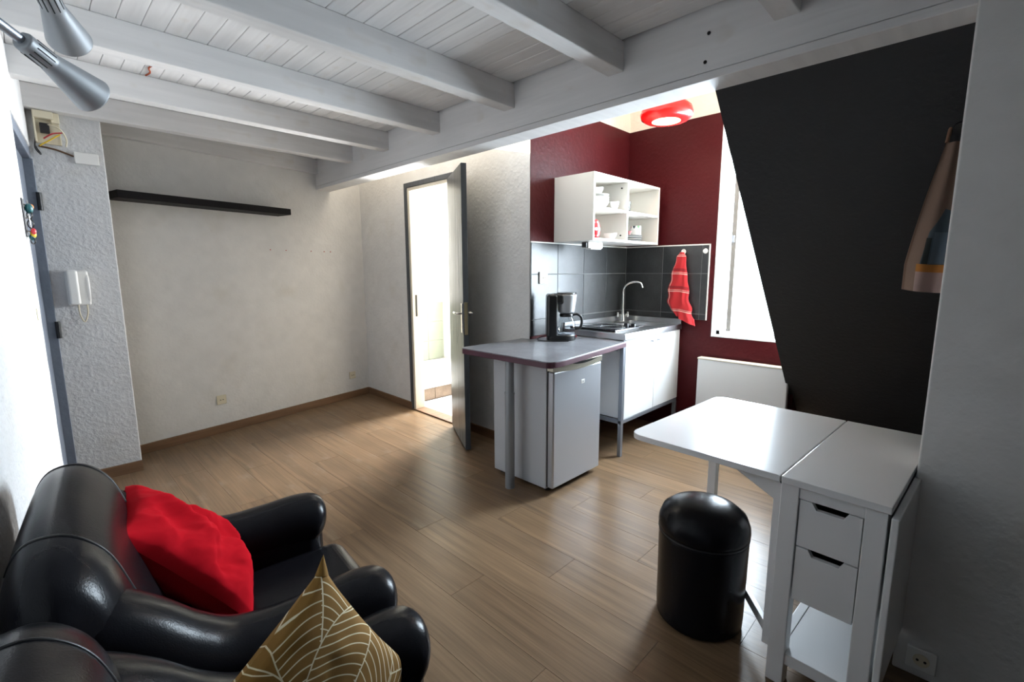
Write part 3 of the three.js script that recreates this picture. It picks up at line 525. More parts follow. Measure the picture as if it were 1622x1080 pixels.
// kitchenette unit
{
  const t = thing('kitchen_unit', 'white kitchenette unit on steel legs with sink and hob top', 'kitchen unit');
  const x0 = 0.43, x1 = 1.3, zf = 2.685, zb = 2.165;
  obj('carcass', [bx(x0 + 0.03, x0 + 0.048, 0.27, 0.855, zb, zf - 0.02), bx(x1 - 0.018, x1, 0.27, 0.855, zb, zf - 0.02), bx(x0 + 0.048, x1 - 0.018, 0.27, 0.288, zb, zf - 0.02), bx(x0 + 0.048, x1 - 0.018, 0.27, 0.7, zb, zb + 0.012)], M.whiteLac, t);
  const mid = (x0 + x1) / 2 + 0.02;
  for (const [a, b, kx] of [[x0 + 0.032, mid - 0.002, mid - 0.05], [mid + 0.002, x1, mid + 0.05]]) {
    const d = obj('door', bx(a, b, 0.272, 0.853, zf - 0.019, zf, 0.003), M.whiteLac, t);
    obj('handle', [bx(kx - 0.02, kx + 0.02, 0.795, 0.806, zf + 0.012, zf + 0.02, 0.003), bx(kx - 0.018, kx - 0.012, 0.797, 0.804, zf, zf + 0.014, 0.001), bx(kx + 0.012, kx + 0.018, 0.797, 0.804, zf, zf + 0.014, 0.001)], M.steelFrame, d);
  }
  obj('frame', [bx(x0, x1, 0.24, 0.268, zf - 0.03, zf - 0.002), bx(x0, x0 + 0.028, 0.24, 0.268, zb, zf - 0.03), bx(x1 - 0.028, x1, 0.24, 0.268, zb, zf - 0.03)], M.steelFrame, t);
  for (const [x, z, h] of [[x0, zf - 0.028, 0.86], [x1 - 0.028, zf - 0.028, 0.24], [x0, zb, 0.86], [x1 - 0.028, zb, 0.24]]) obj('leg', bx(x, x + 0.028, 0, h, z, z + 0.028, 0.002), M.steelFrame, t);
  for (const z of [2.52, 2.6]) obj('side_clip', bx(x0 + 0.015, x0 + 0.032, 0.76, 0.8, z, z + 0.025, 0.002), M.steelFrame, t);
  // worktop with a sink hole
  const s = roundShape([[x0 - 0.005, -2.7], [x1 + 0.002, -2.7], [x1 + 0.002, -zb], [x0 - 0.005, -zb]]);
  const hole = new THREE.Path(); const hx0 = 0.99, hx1 = 1.26, hz0 = 2.25, hz1 = 2.6, r = 0.06;
  hole.moveTo(hx0 + r, -hz1); hole.lineTo(hx1 - r, -hz1); hole.quadraticCurveTo(hx1, -hz1, hx1, -hz1 + r); hole.lineTo(hx1, -hz0 - r); hole.quadraticCurveTo(hx1, -hz0, hx1 - r, -hz0); hole.lineTo(hx0 + r, -hz0); hole.quadraticCurveTo(hx0, -hz0, hx0, -hz0 - r); hole.lineTo(hx0, -hz1 + r); hole.quadraticCurveTo(hx0, -hz1, hx0 + r, -hz1);
  s.holes.push(hole);
  const g = new THREE.ExtrudeGeometry(s, { depth: 0.026, bevelEnabled: true, bevelSize: 0.003, bevelThickness: 0.003, bevelOffset: -0.003, bevelSegments: 2 }); g.rotateX(-Math.PI / 2); g.translate(0, 0.86, 0);
  const top = obj('worktop', uvm(g), M.steel, t);
  obj('upstand', [bx(x0, x1, 0.888, 0.93, zb - 0.004, zb + 0.008), bx(x1 - 0.004, x1 + 0.004, 0.888, 0.928, zb, 2.69)], M.steel, top);
  obj('front_apron', [bx(x0 - 0.006, x1 + 0.002, 0.845, 0.864, 2.69, 2.7), bx(x0 - 0.008, x0 - 0.002, 0.845, 0.886, zb, 2.7)], M.steel, top);
  const bowl = grid(48, 10, (u, v) => { const a = u * Math.PI * 2, k = 4; const cx = (hx0 + hx1) / 2, cz = (hz0 + hz1) / 2, sx = (hx1 - hx0) / 2 + 0.004, sz = (hz1 - hz0) / 2 + 0.004; const q = Math.pow(Math.pow(Math.abs(Math.cos(a)), k) + Math.pow(Math.abs(Math.sin(a)), k), -1 / k), f = v < 0.6 ? 1 - 0.08 * v : (1 - 0.048) * (1 - (v - 0.6) / 0.4); return [cx + Math.cos(a) * q * sx * f, 0.862 - 0.15 * Math.min(1, v / 0.65), cz + Math.sin(a) * q * sz * f]; }, true);
  obj('sink_bowl', bowl, (() => { const m = M.steel.clone(); m.side = THREE.DoubleSide; return m; })(), top);
  for (let i = 0; i < 6; i++) obj('drainer_rib', bx(0.815, 0.965, 0.887, 0.892, 2.28 + i * 0.05, 2.292 + i * 0.05, 0.002), M.steel, top);
  const hob = obj('hob', bx(0.455, 0.79, 0.889, 0.905, 2.2, 2.6, 0.004), M.hobGlass, t);
  for (const [z, rr] of [[2.3, 0.075], [2.48, 0.09]]) { const q = new THREE.TorusGeometry(rr, 0.002, 6, 40); q.rotateX(Math.PI / 2); q.translate(0.61, 0.905, z); obj('ring_mark', keep(q), M.greyChina, hob); }
  for (const z of [2.505, 2.565]) obj('knob', cyl(0.019, 0.016, 0.02, 0.76, 0.913, z, 20), M.black, hob);
}
{
  const t = thing('kitchen_tap', 'tall chrome swan-neck tap behind the sink', 'tap', [1.19, 0.8895, 2.21]);
  obj('body', [cyl(0.026, 0.02, 0.05, 0, 0.025, 0), cyl(0.014, 0.013, 0.06, 0, 0.08, 0)], M.chrome, t);
  obj('spout', tube([[0, 0.09, 0], [0, 0.2, 0], [0, 0.275, 0.005], [0.01, 0.318, 0.04], [0.03, 0.335, 0.1], [0.04, 0.325, 0.14], [0.045, 0.285, 0.158]], 0.011, 60, 14), M.chrome, t);
  for (const s of [-1, 1]) obj('tap_handle', [tube([[0, 0.045, 0], [s * 0.05, 0.05, s * 0.02]], 0.009, 8, 10), tube([[s * 0.05, 0.03, s * 0.02], [s * 0.05, 0.075, s * 0.02]], 0.014, 8, 10)], M.chrome, t);
}
// coffee maker facing the sink
{
  const t = thing('coffee_maker', 'black filter coffee maker with glass jug on the peninsula', 'coffee maker', [0.17, 0.841, 2.33], -R(45));
  obj('base', [(() => { const g = plate([[-0.09, -0.075, 0.04], [0.06, -0.08, 0.06], [0.13, 0, 0.1], [0.06, 0.08, 0.06], [-0.09, 0.075, 0.04]], 0, 0.04, 0.006); return g; })()], M.black, t);
  obj('body', [bx(-0.095, -0.02, 0.02, 0.322, -0.075, 0.075, 0.02, 4), bx(-0.06, 0.02, 0.25, 0.325, -0.07, 0.07, 0.02, 3)], M.black, t);
  part(obj('water_gauge', bx(-0.021, -0.017, 0.1, 0.26, 0.03, 0.05, 0.002), M.champagne, t), 'pale water gauge strip');
  part(obj('filter_basket', (() => { const g = lathe([[0.0, 0.19], [0.05, 0.19], [0.056, 0.2], [0.07, 0.31], [0.071, 0.318], [0.0, 0.32]], 40); g.translate(0.045, 0, 0); return g; })(), M.silverLamp, t), 'brushed silver filter basket');
  obj('lid', cyl(0.071, 0.066, 0.008, 0.045, 0.326, 0), M.black, t);
  obj('warming_plate', cyl(0.058, 0.058, 0.006, 0.045, 0.043, 0), M.steelFrame, t);
  const jug = obj('jug', (() => { const g = lathe([[0.0, 0.048], [0.05, 0.048], [0.06, 0.056], [0.067, 0.085], [0.062, 0.125], [0.045, 0.16], [0.043, 0.17]], 40); g.translate(0.045, 0, 0); return g; })(), M.carafe, t);
  obj('jug_collar', (() => { const g = lathe([[0.0, 0.186], [0.045, 0.186], [0.047, 0.18], [0.047, 0.165], [0.044, 0.163]], 40); g.translate(0.045, 0, 0); return g; })(), M.black, jug);
  obj('jug_handle', tube([[0.09, 0.176, 0], [0.125, 0.178, 0], [0.15, 0.155, 0], [0.152, 0.11, 0], [0.14, 0.085, 0], [0.105, 0.078, 0]], 0.0095, 40, 10), M.black, jug);
  part(obj('switch', bx(0.105, 0.118, 0.018, 0.032, -0.012, 0.012, 0.002), M.redPlastic, t), 'red switch');
  obj('mains_lead', tube([[-0.09, 0.03, -0.04], [-0.15, 0.006, -0.03], [-0.14, 0.005, 0.06], [-0.05, 0.005, 0.1], [0.05, 0.005, 0.098]], 0.0035, 40, 6), M.black, t);
}
// wall cabinet with four open compartments
{
  const t = thing('wall_cabinet', 'white open wall cabinet of four compartments on the red wall', 'cabinet');
  const x0 = 0.313, x1 = 1.235, y0 = 1.525, y1 = 1.975, z0 = ZK + 0.001, z1 = 2.492, q = 0.018, xd = 0.755, ym = 1.748;
  obj('side_panel', bx(x0, x0 + q, y0, y1, z0, z1, 0.002), M.whiteMel, t); obj('side_panel', bx(x1 - q, x1, y0, y1, z0, z1, 0.002), M.whiteMel, t);
  obj('top_panel', bx(x0 + q, x1 - q, y1 - q, y1, z0, z1, 0.002), M.whiteMel, t); obj('bottom_panel', bx(x0 + q, x1 - q, y0, y0 + q, z0, z1, 0.002), M.whiteMel, t);
  obj('back_panel', bx(x0 + q, x1 - q, y0 + q, y1 - q, z0, z0 + 0.006, 0), M.whiteMel, t);
  obj('divider', bx(xd - q / 2, xd + q / 2, y0 + q, y1 - q, z0 + 0.006, z1 - 0.002, 0.002), M.whiteMel, t);
  obj('shelf', bx(x0 + q, xd - q / 2, ym - q / 2, ym + q / 2, z0 + 0.006, z1 - 0.006, 0.002), M.whiteMel, t); obj('shelf', bx(xd + q / 2, x1 - q, ym - q / 2, ym + q / 2, z0 + 0.006, z1 - 0.006, 0.002), M.whiteMel, t);
  for (const y of [1.58, 1.92]) { const g = new THREE.CylinderGeometry(0.006, 0.006, 0.004, 12); g.rotateZ(Math.PI / 2); g.translate(xd - q / 2 - 0.002, y, 2.44); part(obj('hinge_hole', keep(g), M.hole, t), 'dark hinge hole'); }
  const l = thing('under_cabinet_light', 'small white strip light under the wall cabinet', 'lamp', [0.5, 1.524, 2.36]);
  obj('housing', bx(-0.09, 0.09, -0.045, 0, -0.03, 0.03, 0.006), M.whitePlastic, l); obj('diffuser', bx(-0.05, 0.085, -0.052, -0.044, -0.022, 0.022, 0.004), M.porcelain, l);
  obj('end_cap', bx(-0.105, -0.088, -0.04, -0.004, -0.02, 0.02, 0.004), M.black, l);
  // dishes
  const dish = (name, label, cat, pts, x, y, z, m, grp) => { const o = obj(name, lathe(pts, 36), m); o.position.set(x, y, z); return tag(o, label, cat, grp); };
  const platePts = [[0, 0], [0.05, 0.0], [0.058, 0.004], [0.11, 0.014], [0.111, 0.017], [0.056, 0.008], [0, 0.006]];
  const bowlPts = (r, h) => [[0, 0], [r * 0.5, 0], [r * 0.55, h * 0.08], [r * 0.85, h * 0.5], [r, h], [r * 0.96, h], [r * 0.8, h * 0.5], [r * 0.5, h * 0.14], [0, h * 0.1]];
  let y = ym + q / 2 + 0.0005;
  const soup = bowlPts(0.095, 0.05);
  for (const lab of ['white bowl at the bottom of the stack in the upper left compartment', 'white bowl in the middle of the cabinet stack', 'white bowl third up in the cabinet stack']) { dish('bowl', lab, 'bowl', soup, 0.53, y, 2.36, M.porcelain, 'stacked white bowls'); y += 0.016; }
  y += 0.036; dish('plate', 'white plate lying on the stack of bowls in the cabinet', 'plate', platePts.map(([a, b]) => [a * 0.85, b]), 0.53, y, 2.36, M.porcelain); y += 0.018;
  dish('cup', 'small white cup on top of the stacked bowls', 'cup', bowlPts(0.042, 0.045), 0.52, y, 2.38, M.porcelain);
  dish('ramekin', 'small white ramekin beside the stacked bowls', 'dish', bowlPts(0.035, 0.06), 0.68, ym + q / 2 + 0.0005, 2.42, M.porcelain);
  const yb = y0 + q + 0.0005;
  dish('patterned_jar', 'red jar with white dots in the lower left compartment', 'jar', [[0, 0], [0.034, 0], [0.042, 0.02], [0.046, 0.06], [0.04, 0.1], [0.026, 0.125], [0.0, 0.13]], 0.395, yb, 2.44, std({ map: texRedDots, roughness: 0.4 }));
  dish('bowl', 'little white bowl alone in the lower left compartment', 'bowl', bowlPts(0.05, 0.045), 0.62, yb, 2.43, M.porcelain);
  for (let k = 0; k < 5; k++) dish('plate', ['grey plate at the bottom of the lower right stack', 'white plate second up in the lower right stack', 'grey plate third up in the lower right stack', 'white plate fourth up in the lower right stack', 'grey plate on top of the lower right stack'][k], 'plate', platePts, 1.02, yb + k * 0.009, 2.34, k % 2 ? M.porcelain : M.greyChina, 'stacked plates');
  const mug = thing('mug', 'white mug with coloured dots on the plates in the cabinet', 'mug', [1.09, yb + 4 * 0.009 + 0.0085, 2.37], 0);
  obj('cup', lathe([[0, 0], [0.034, 0], [0.04, 0.006], [0.042, 0.085], [0.039, 0.085], [0.036, 0.008], [0, 0.006]], 36), std({ map: texDots, roughness: 0.3 }), mug);
  obj('handle', tube([[0.04, 0.07, 0.0], [0.066, 0.066, 0.0], [0.07, 0.04, 0.0], [0.058, 0.022, 0], [0.04, 0.02, 0.0]], 0.005, 24, 8), M.redPlastic, mug);
  dish('egg_cup', 'small pink egg cup beside the dotted mug', 'egg cup', [[0, 0], [0.02, 0], [0.008, 0.012], [0.008, 0.02], [0.022, 0.04], [0.02, 0.04], [0, 0.022]], 0.97, yb + 4 * 0.009 + 0.0085, 2.38, std({ color: rgb(0.5, 0.2, 0.2), roughness: 0.4 }));
  dish('glass_tumbler', 'clear tumbler alone in the upper right compartment', 'glass', [[0, 0], [0.028, 0], [0.033, 0.08], [0.031, 0.08], [0.026, 0.005], [0, 0.004]], 0.87, ym + q / 2 + 0.0005, 2.41, M.carafe);
}
// hooks and towel on the backsplash
for (const [z, lab] of [[2.68, 'round white stick-on hook holding the red towel'], [2.855, 'round white stick-on hook, empty, near the tile edging']]) {
  const t = thing('wall_hook', lab, 'hook', [XW - 0.0105, 1.468, z]);
  const g = new THREE.CylinderGeometry(0.018, 0.02, 0.008, 24); g.rotateZ(Math.PI / 2); g.translate(-0.004, 0, 0); obj('pad', keep(g), M.whitePlastic, t);
  obj('peg', tube([[-0.006, -0.003, 0], [-0.022, -0.006, 0], [-0.026, 0.006, 0]], 0.004, 12, 8), M.whitePlastic, t);
}
{
  const L = 0.53, prof = [[0, 0.012, 0.016], [0.08, 0.035, 0.03], [0.25, 0.06, 0.035], [0.5, 0.085, 0.05], [0.7, 0.1, 0.055], [0.85, 0.075, 0.075], [1, 0.02, 0.095]];
  const at = (v, k) => { for (let i = 1; i < prof.length; i++) if (v <= prof[i][0]) { const a = prof[i - 1], b = prof[i], f = (v - a[0]) / (b[0] - a[0]); return a[k] + (b[k] - a[k]) * (f * f * (3 - 2 * f)); } return prof.at(-1)[k]; };
  const g = grid(72, 60, (u, v) => {                       // gathered cloth: a folded ribbon round a flat core
    const a = u * Math.PI * 2, s = Math.sin(a), l = at(v, 1), r = at(v, 2), w = s < 0 ? l : r;
    const fold = 1 + 0.16 * Math.sin(a * 5 + v * 6) + 0.08 * Math.sin(a * 9 - v * 11);
    const z = 0.012 * v * 1.2 + s * w * (0.92 + 0.08 * Math.sin(v * 26)), depth = 0.008 + 0.022 * v * fold + 0.006 * Math.sin(a * 7 + v * 9) * v;
    const hem = v > 0.97 ? 0.025 * s : 0;
    return [-0.035 - Math.cos(a) * Math.max(0.004, depth), -L * v - hem * 1.2 - (s > 0 ? 0.02 * s * v : 0), z];
  }, true);
  const t = obj('kitchen_towel', g, M.towel); t.position.set(XW - 0.012, 1.463, 2.682); t.scale.z = 1.3; tag(t, 'red checked kitchen towel hanging in folds from a hook', 'towel');
}
// pendant lamp
{
  const p = [0.8, 2.335, 2.74], t = thing('pendant_lamp', 'glowing red glass pendant lamp hanging in the kitchen corner', 'lamp', p);
  obj('shade', lathe([[0.095, 0], [0.14, 0.004], [0.168, 0.022], [0.176, 0.05], [0.165, 0.085], [0.12, 0.125], [0.06, 0.145], [0.03, 0.15]], 56), M.redShade, t);
  obj('inner_glass', lathe([[0.097, 0.002], [0.1, 0.02], [0.085, 0.075], [0.05, 0.1], [0.0, 0.105]], 48), M.shadeInner, t);
  obj('cap', lathe([[0.034, 0.148], [0.034, 0.165], [0.02, 0.185], [0.006, 0.19]], 28), M.whitePlastic, t);
  obj('cord', tube([[0, 0.185, 0], [0, 0.66, 0]], 0.0035, 4, 8), M.whitePlastic, t);
  obj('ceiling_rose', cyl(0.045, 0.03, 0.03, 0, 0.649, 0), M.whitePlastic, t);
  const g = new THREE.SphereGeometry(0.032, 24, 16); g.translate(0, 0.045, 0); obj('bulb', keep(g), M.bulb, t);
  const l = new THREE.PointLight(rgb(1, 0.72, 0.42), 0.7); l.position.set(p[0], p[1] + 0.045, p[2]); l.castShadow = true; l.shadow.radius = 1.5; l.name = 'pendant_light'; scene.add(l);
}
{
  const t = thing('panel_radiator', 'white electric panel radiator under the window', 'radiator', [1.235, 0, 0]);
  obj('panel', bx(-0.012, 0.03, 0.17, 0.638, 2.875, 3.515, 0.01, 3), M.whiteEnamel, t);
  obj('casing', bx(0.03, 0.062, 0.2, 0.632, 2.89, 3.5, 0.006), M.whiteEnamel, t);
  obj('top_rim', bx(-0.016, 0.06, 0.632, 0.645, 2.873, 3.517, 0.004), M.creamFrame, t);
  for (const z of [2.97, 3.42]) obj('wall_bracket', bx(0.058, 0.079, 0.3, 0.5, z, z + 0.03, 0.002), M.steelFrame, t);
}
// ================================================================ GATELEG TABLE, POUF, APRON
{
  const t = thing('gateleg_table', 'white gateleg table with drawers and one raised leaf', 'table', [-0.845, 0, 4.012], -R(3));
  // local: x away from the room into the slope, z along the table toward the partition
  const D = 0.77, w = 0.262, h = 0.7, m = M.whiteLac;
  obj('tabletop', plate([[-0.01, 0.002, 0.003], [D, 0.002, 0.003], [D, w + 0.008, 0.003], [-0.01, w + 0.008, 0.003]], h - 0.022, h, 0.002), M.tableTop, t);
  obj('leaf', plate([[-0.01, -0.002, 0.003], [-0.012, -0.54, 0.06], [D, -0.54, 0.06], [D, -0.002, 0.003]], h - 0.022, h, 0.002), M.tableTop, t);
  const dl = obj('folded_leaf', bx(-0.01, D, h - 0.55, h - 0.03, w + 0.008, w + 0.026, 0.004), m, t); part(dl, 'folded hanging leaf');
  for (const [x, z] of [[0, 0], [D - 0.05, 0], [0, w - 0.05], [D - 0.05, w - 0.05]]) obj('leg', bx(x, x + 0.05, 0, h - 0.022, z, z + 0.05, 0.003), m, t);
  obj('side_panel', [bx(0.05, D - 0.05, 0.3, h - 0.022, 0.012, 0.024, 0.001), bx(0.05, D - 0.05, 0.3, h - 0.022, w - 0.024, w - 0.012, 0.001)], m, t);
  obj('top_rail', bx(0.004, 0.03, h - 0.06, h - 0.022, 0.05, w - 0.05, 0.002), m, t);
  obj('bottom_rail', [bx(0.006, 0.036, 0.075, 0.115, 0.05, w - 0.05, 0.002), bx(0.05, D - 0.05, 0.075, 0.115, 0.008, 0.036, 0.002), bx(0.05, D - 0.05, 0.075, 0.115, w - 0.036, w - 0.008, 0.002), bx(D - 0.036, D - 0.006, 0.075, 0.115, 0.05, w - 0.05, 0.002)], m, t);
  obj('bottom_shelf', bx(0.03, D - 0.03, 0.098, 0.112, 0.03, w - 0.03, 0.001), m, t);
  const cut = (y0, y1) => {                                // drawer front with a trapezoid finger cut in its top edge
    const s = new THREE.Shape(), a = 0.053, b = w - 0.053, c = (a + b) / 2;
    s.moveTo(a, y0); s.lineTo(b, y0); s.lineTo(b, y1); s.lineTo(c + 0.046, y1); s.lineTo(c + 0.034, y1 - 0.02); s.lineTo(c - 0.034, y1 - 0.02); s.lineTo(c - 0.046, y1); s.lineTo(a, y1); s.closePath();
    const g = new THREE.ExtrudeGeometry(s, { depth: 0.016, bevelEnabled: true, bevelSize: 0.001, bevelThickness: 0.001, bevelOffset: -0.001, bevelSegments: 1 }); g.rotateY(-Math.PI / 2); g.translate(0.022, 0, 0); return uvm(g);
  };
  for (const [y0, y1] of [[0.49, 0.637], [0.31, 0.486]]) {
    const d = obj('drawer', cut(y0, y1), m, t);
    obj('drawer_box', [bx(0.024, 0.6, y0 + 0.01, y0 + 0.018, 0.056, w - 0.056, 0), bx(0.024, 0.6, y0 + 0.01, y1 - 0.03, 0.056, 0.064, 0), bx(0.024, 0.6, y0 + 0.01, y1 - 0.03, w - 0.064, w - 0.056, 0), bx(0.592, 0.6, y0 + 0.01, y1 - 0.03, 0.056, w - 0.056, 0)], M.blackMatte, d);
  }
  // swung-out gate under the raised leaf
  const gate = new THREE.Group(); gate.name = 'gate'; t.add(gate);
  const px = 0.543, pz = -0.441;
  obj('gate_leg', bx(px - 0.018, px + 0.018, 0, h - 0.024, pz - 0.018, pz + 0.018, 0.003), m, gate);
  obj('gate_stile', bx(0.052, 0.08, 0.075, h - 0.024, -0.035, -0.005, 0.003), m, gate);
  obj('gate_rail', bar([0.066, 0.12, -0.02], [px, 0.12, pz], 0.018, 0.036), m, gate); obj('gate_rail', bar([0.066, h - 0.05, -0.02], [px, h - 0.05, pz], 0.018, 0.04), m, gate);
  const bs = new THREE.Shape(); bs.moveTo(0, 0); bs.lineTo(-0.17, 0); bs.lineTo(0, -0.085); bs.closePath();
  const bg = new THREE.ExtrudeGeometry(bs, { depth: 0.016, bevelEnabled: false }); bg.rotateY(-Math.PI / 2); bg.translate(0.04, h - 0.023, 0); obj('leaf_bracket', uvm(bg), m, t);
  for (const x of [0.03, 0.38, 0.72]) obj('hinge', (() => { const g = new THREE.CylinderGeometry(0.005, 0.005, 0.05, 12); g.rotateZ(Math.PI / 2); g.translate(x, h - 0.026, 0); return keep(g); })(), M.chrome, t);
}
{
  const t = thing('pouf_stool', 'black leatherette drum pouf with domed seat', 'pouf', [-0.715, 0, 3.735]);
  obj('body', lathe([[0, 0.004], [0.146, 0.004], [0.154, 0.012], [0.156, 0.05], [0.159, 0.34], [0.158, 0.352], [0.15, 0.356]], 64), M.leather, t);
  obj('seat', lathe([[0.15, 0.352], [0.158, 0.356], [0.162, 0.372], [0.16, 0.395], [0.148, 0.425], [0.12, 0.448], [0.08, 0.461], [0.04, 0.466], [0, 0.467]], 64), M.leather, t);
  const g = new THREE.TorusGeometry(0.158, 0.003, 8, 80); g.rotateX(Math.PI / 2); g.translate(0, 0.354, 0); obj('piping', keep(g), M.leatherSeam, t);
}
{
  const t = thing('apron', 'faded brown printed apron hanging on the charcoal slope', 'apron', [-0.02, 0, 4.24]);
  const hook = [0.02, 1.9, 0.045];
  const g = grid(40, 50, (u, v) => {
    const top = 1.775, bot = 1.245, half = 0.035 + (0.115 - 0.035) * Math.min(1, v * 1.15 + 0.1 * Math.sin(v * 3));
    const z = 0.045 + (u * 2 - 1) * half, fold = 0.012 * Math.sin(u * 14 + v * 2) * (0.4 + v);
    return [fold + 0.02 * v, top + (bot - top) * v - 0.012 * Math.sin(u * 3) * v, z];
  });
  const au = g.attributes.uv; for (let i = 0; i < au.count; i++) au.setXY(i, au.getX(i) + 0.17, 1 - au.getY(i));
  obj('cloth', g, M.apron, t);
  obj('neck_strap', tube([[0, 1.775, 0.012], [0.01, 1.84, 0.02], hook, [0.01, 1.84, 0.07], [0, 1.775, 0.078]], 0.006, 40, 6), M.apronStrap, t);
  const hk = thing('coat_hook', 'small dark hook on the slope holding the apron', 'hook', [0, 0, 4.285]);
  obj('peg', tube([[0.06, 1.88, 0], [0.0, 1.888, 0], [-0.012, 1.905, 0]], 0.006, 12, 8), M.black, hk);
  obj('base', (() => { const q = new THREE.CylinderGeometry(0.022, 0.022, 0.01, 20); q.rotateZ(R(46) - Math.PI / 2 + Math.PI); q.translate(-0.02 + 0.005, 1.822, 0); return keep(q); })(), M.black, hk);
  hk.children[1].position.set(0, 0, 0);
}
// ================================================================ ARMCHAIRS AND CUSHIONS
function sweep(path, radii, rs = 28, n = 64) {              // rounded roll along a path in x, y; radii [along normal, along z]
  const c = new THREE.CatmullRomCurve3(path.map(([x, y, z = 0]) => V(x, y, z)));
  return grid(rs, n, (u, v) => {
    const cap = 0.1; let k = 1, t = v;
    if (v < cap) { const q = 1 - v / cap; k = Math.sqrt(Math.max(0, 1 - q * q)); } else if (v > 1 - cap) { const q = 1 - (1 - v) / cap; k = Math.sqrt(Math.max(0, 1 - q * q)); }
    const P = c.getPoint(t), T = c.getTangent(t), N = V(-T.y, T.x, 0).normalize();
    const f = t * (radii.length - 1), i = Math.min(radii.length - 2, Math.floor(f)), g = f - i, rn = radii[i][0] + (radii[i + 1][0] - radii[i][0]) * g, rz = radii[i][1] + (radii[i + 1][1] - radii[i][1]) * g;
    const a = u * Math.PI * 2; return [P.x + N.x * Math.sin(a) * rn * k, P.y + N.y * Math.sin(a) * rn * k, P.z + Math.cos(a) * rz * k];
  }, true);
}
function armchair(label, pos, turn) {
  const t = thing('armchair', label, 'armchair', pos, turn, 'black leather armchairs along the left wall');
  const m = M.leather;
  const prof = [[0.0, 0.1], [-0.008, 0.45], [-0.012, 0.71], [-0.004, 0.815], [0.028, 0.874], [0.075, 0.879], [0.125, 0.835], [0.165, 0.72], [0.205, 0.58], [0.245, 0.44], [0.25, 0.36], [0.2, 0.3]];
  const pc = new THREE.CatmullRomCurve3(prof.map(([x, y]) => V(x, y, 0)));
  obj('backrest', uvSwap(grid(40, 64, (u, v) => {
    const s = u * 2 - 1, a = Math.abs(s), P = pc.getPoint(v), e = a > 0.62 ? Math.sqrt(Math.max(0, 1 - Math.pow((a - 0.62) / 0.38, 2.4))) : 1;
    const cx = 0.07, y0 = 0.5, drop = 0.05 * Math.pow(a, 3) * Math.max(0, (P.y - 0.5) / 0.36);
    return [cx + (P.x - cx) * (0.3 + 0.7 * e), P.y - drop - (1 - e) * 0.12 * (P.y - y0), s * 0.333];
  })), m, t);
  for (const s of [-1, 1]) {
    const sm = obj('seam', keep(new THREE.TubeGeometry(new THREE.CatmullRomCurve3(Array.from({ length: 24 }, (_, i) => { const v = 0.28 + 0.5 * i / 23, P = pc.getPoint(v), T = pc.getTangent(v), a = 0.54 + 0.06 * Math.sin(i / 23 * 3); const drop = 0.05 * a ** 3 * Math.max(0, (P.y - 0.5) / 0.36); return V(P.x - T.y * -0.001, P.y - drop, s * a * 0.333); })), 60, 0.0028, 6)), M.leatherSeam, t);
    obj('armrest', sweep([[0.05, 0.73, s * 0.25], [0.1, 0.71, s * 0.252], [0.16, 0.665, s * 0.254], [0.22, 0.605, s * 0.256], [0.29, 0.555, s * 0.257], [0.38, 0.53, s * 0.258], [0.48, 0.525, s * 0.258], [0.58, 0.525, s * 0.256], [0.645, 0.505, s * 0.255]], [[0.06, 0.07], [0.064, 0.08], [0.062, 0.08], [0.062, 0.08], [0.068, 0.082], [0.074, 0.086], [0.078, 0.088], [0.08, 0.088]]), m, t);
    obj('side', bx(0.0, 0.632, 0.07, 0.545, s * 0.255 - 0.078, s * 0.255 + 0.078, 0.06, 5), m, t);
  }
  obj('seat_cushion', (() => { const g = new RoundedBoxGeometry(0.55, 0.15, 0.39, 6, 0.05); const p = g.attributes.position; for (let i = 0; i < p.count; i++) { const x = p.getX(i) / 0.275, z = p.getZ(i) / 0.195; if (p.getY(i) > 0) p.setY(i, p.getY(i) + 0.018 * (1 - x * x) * (1 - z * z)); } g.computeVertexNormals(); g.translate(0.405, 0.385, 0); return uvm(g); })(), m, t);
  obj('base', bx(0.04, 0.655, 0.07, 0.33, -0.3, 0.3, 0.03, 3), m, t);
  for (const [x, z] of [[0.06, -0.26], [0.06, 0.26], [0.6, -0.26], [0.6, 0.26]]) obj('foot', cyl(0.022, 0.028, 0.075, x, 0.0375, z, 16), M.black, t);
  return t;
}
function uvSwap(g) { return g; }
armchair('black leather armchair holding the red cushion', [-2.46, 0, 3.08], -R(6));
armchair('black leather armchair holding the leaf-patterned cushion', [-2.545, 0, 3.765], -R(6));

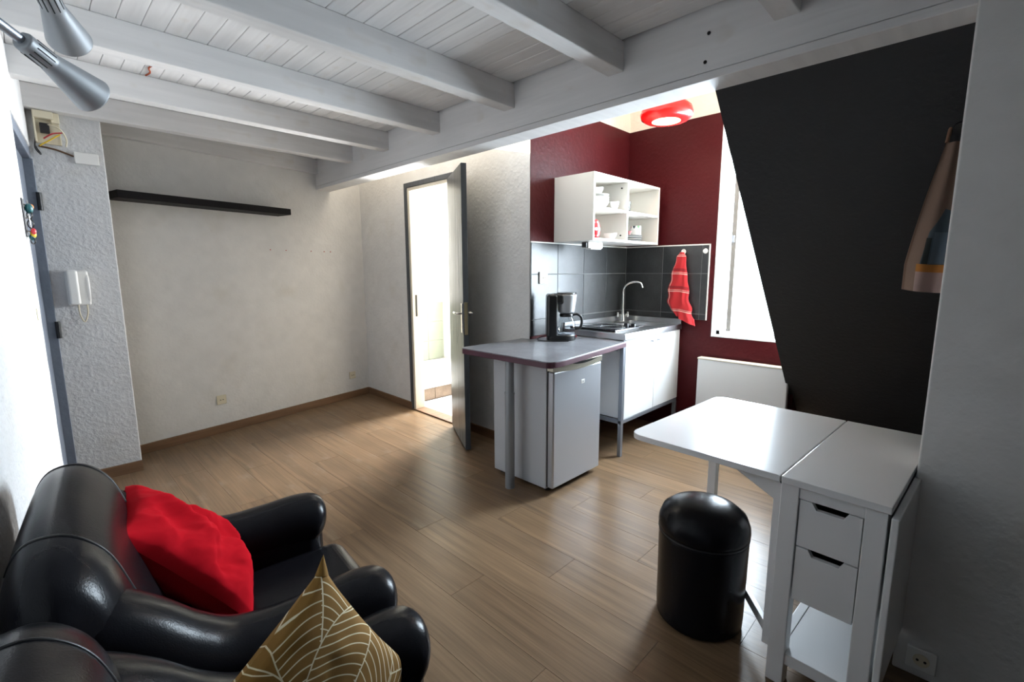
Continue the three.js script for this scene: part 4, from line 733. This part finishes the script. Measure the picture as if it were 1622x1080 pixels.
function pillow(size, thick, wr, seedK, n = 56) {
  const side = (sg) => grid(n, n, (a, b) => {
    const u = a * 2 - 1, v = b * 2 - 1, e = Math.pow(Math.max(0, (1 - u * u) * (1 - v * v)), 0.42);
    const pinch = 0.075, x = u * (1 - pinch * (1 - v * v) * Math.abs(u) ** 3), y = v * (1 - pinch * (1 - u * u) * Math.abs(v) ** 3);
    const ns = (fbm(a * 5 + 3, b * 5, 64, 64, seedK, 4) - 0.5) * wr * e + Math.sin(u * 7 + v * 5 + fbm(a * 3, b * 3, 64, 64, seedK + 7, 3) * 9) * wr * 0.22 * e;
    return [x * size / 2, y * size / 2, sg * (thick / 2 * e + ns * (sg > 0 ? 1 : 0.6))];
  });
  const f = side(1), b = side(-1); const ix = b.index.array; for (let i = 0; i < ix.length; i += 3) { const q = ix[i]; ix[i] = ix[i + 1]; ix[i + 1] = q; } b.computeVertexNormals();
  return mergeGeometries([keep(f), keep(b)]);
}
function pose(o, c, ex, ey) { const x = V(...ex).normalize(), z = x.clone().cross(V(...ey)).normalize(), y = z.clone().cross(x); o.matrixAutoUpdate = true; o.quaternion.setFromRotationMatrix(new THREE.Matrix4().makeBasis(x, y, z)); o.position.set(...c); return o; }
{
  const o = obj('cushion', pillow(0.38, 0.16, 0.05, 5), M.redCloth); pose(o, [-2.185, 0.6, 2.98], [0.6, -0.79, 0.12], [0.1, 0.1, -1]); o.scale.set(1.04, 0.82, 1.05); tag(o, 'bright red crumpled cushion leaning in the armchair', 'cushion', 'chair cushions');
  const t = thing('cushion', 'brown cushion with cream leaf veins in the armchair', 'cushion', [0, 0, 0], 0, 'chair cushions');
  pose(t, [-2.143, 0.593, 3.644], [0.478, -0.865, 0.146], [-0.868, -0.439, 0.24]);
  obj('cover', pillow(0.31, 0.11, 0.012, 19), M.leafCloth, t);
  const k = 0.148; obj('corner_tuft', (() => { const g = new THREE.ConeGeometry(0.012, 0.035, 10); g.rotateZ(Math.PI * 0.75); g.translate(-k - 0.008, -k - 0.008, 0); return keep(g); })(), M.tanCloth, t);
}

renderer.render(scene, camera);
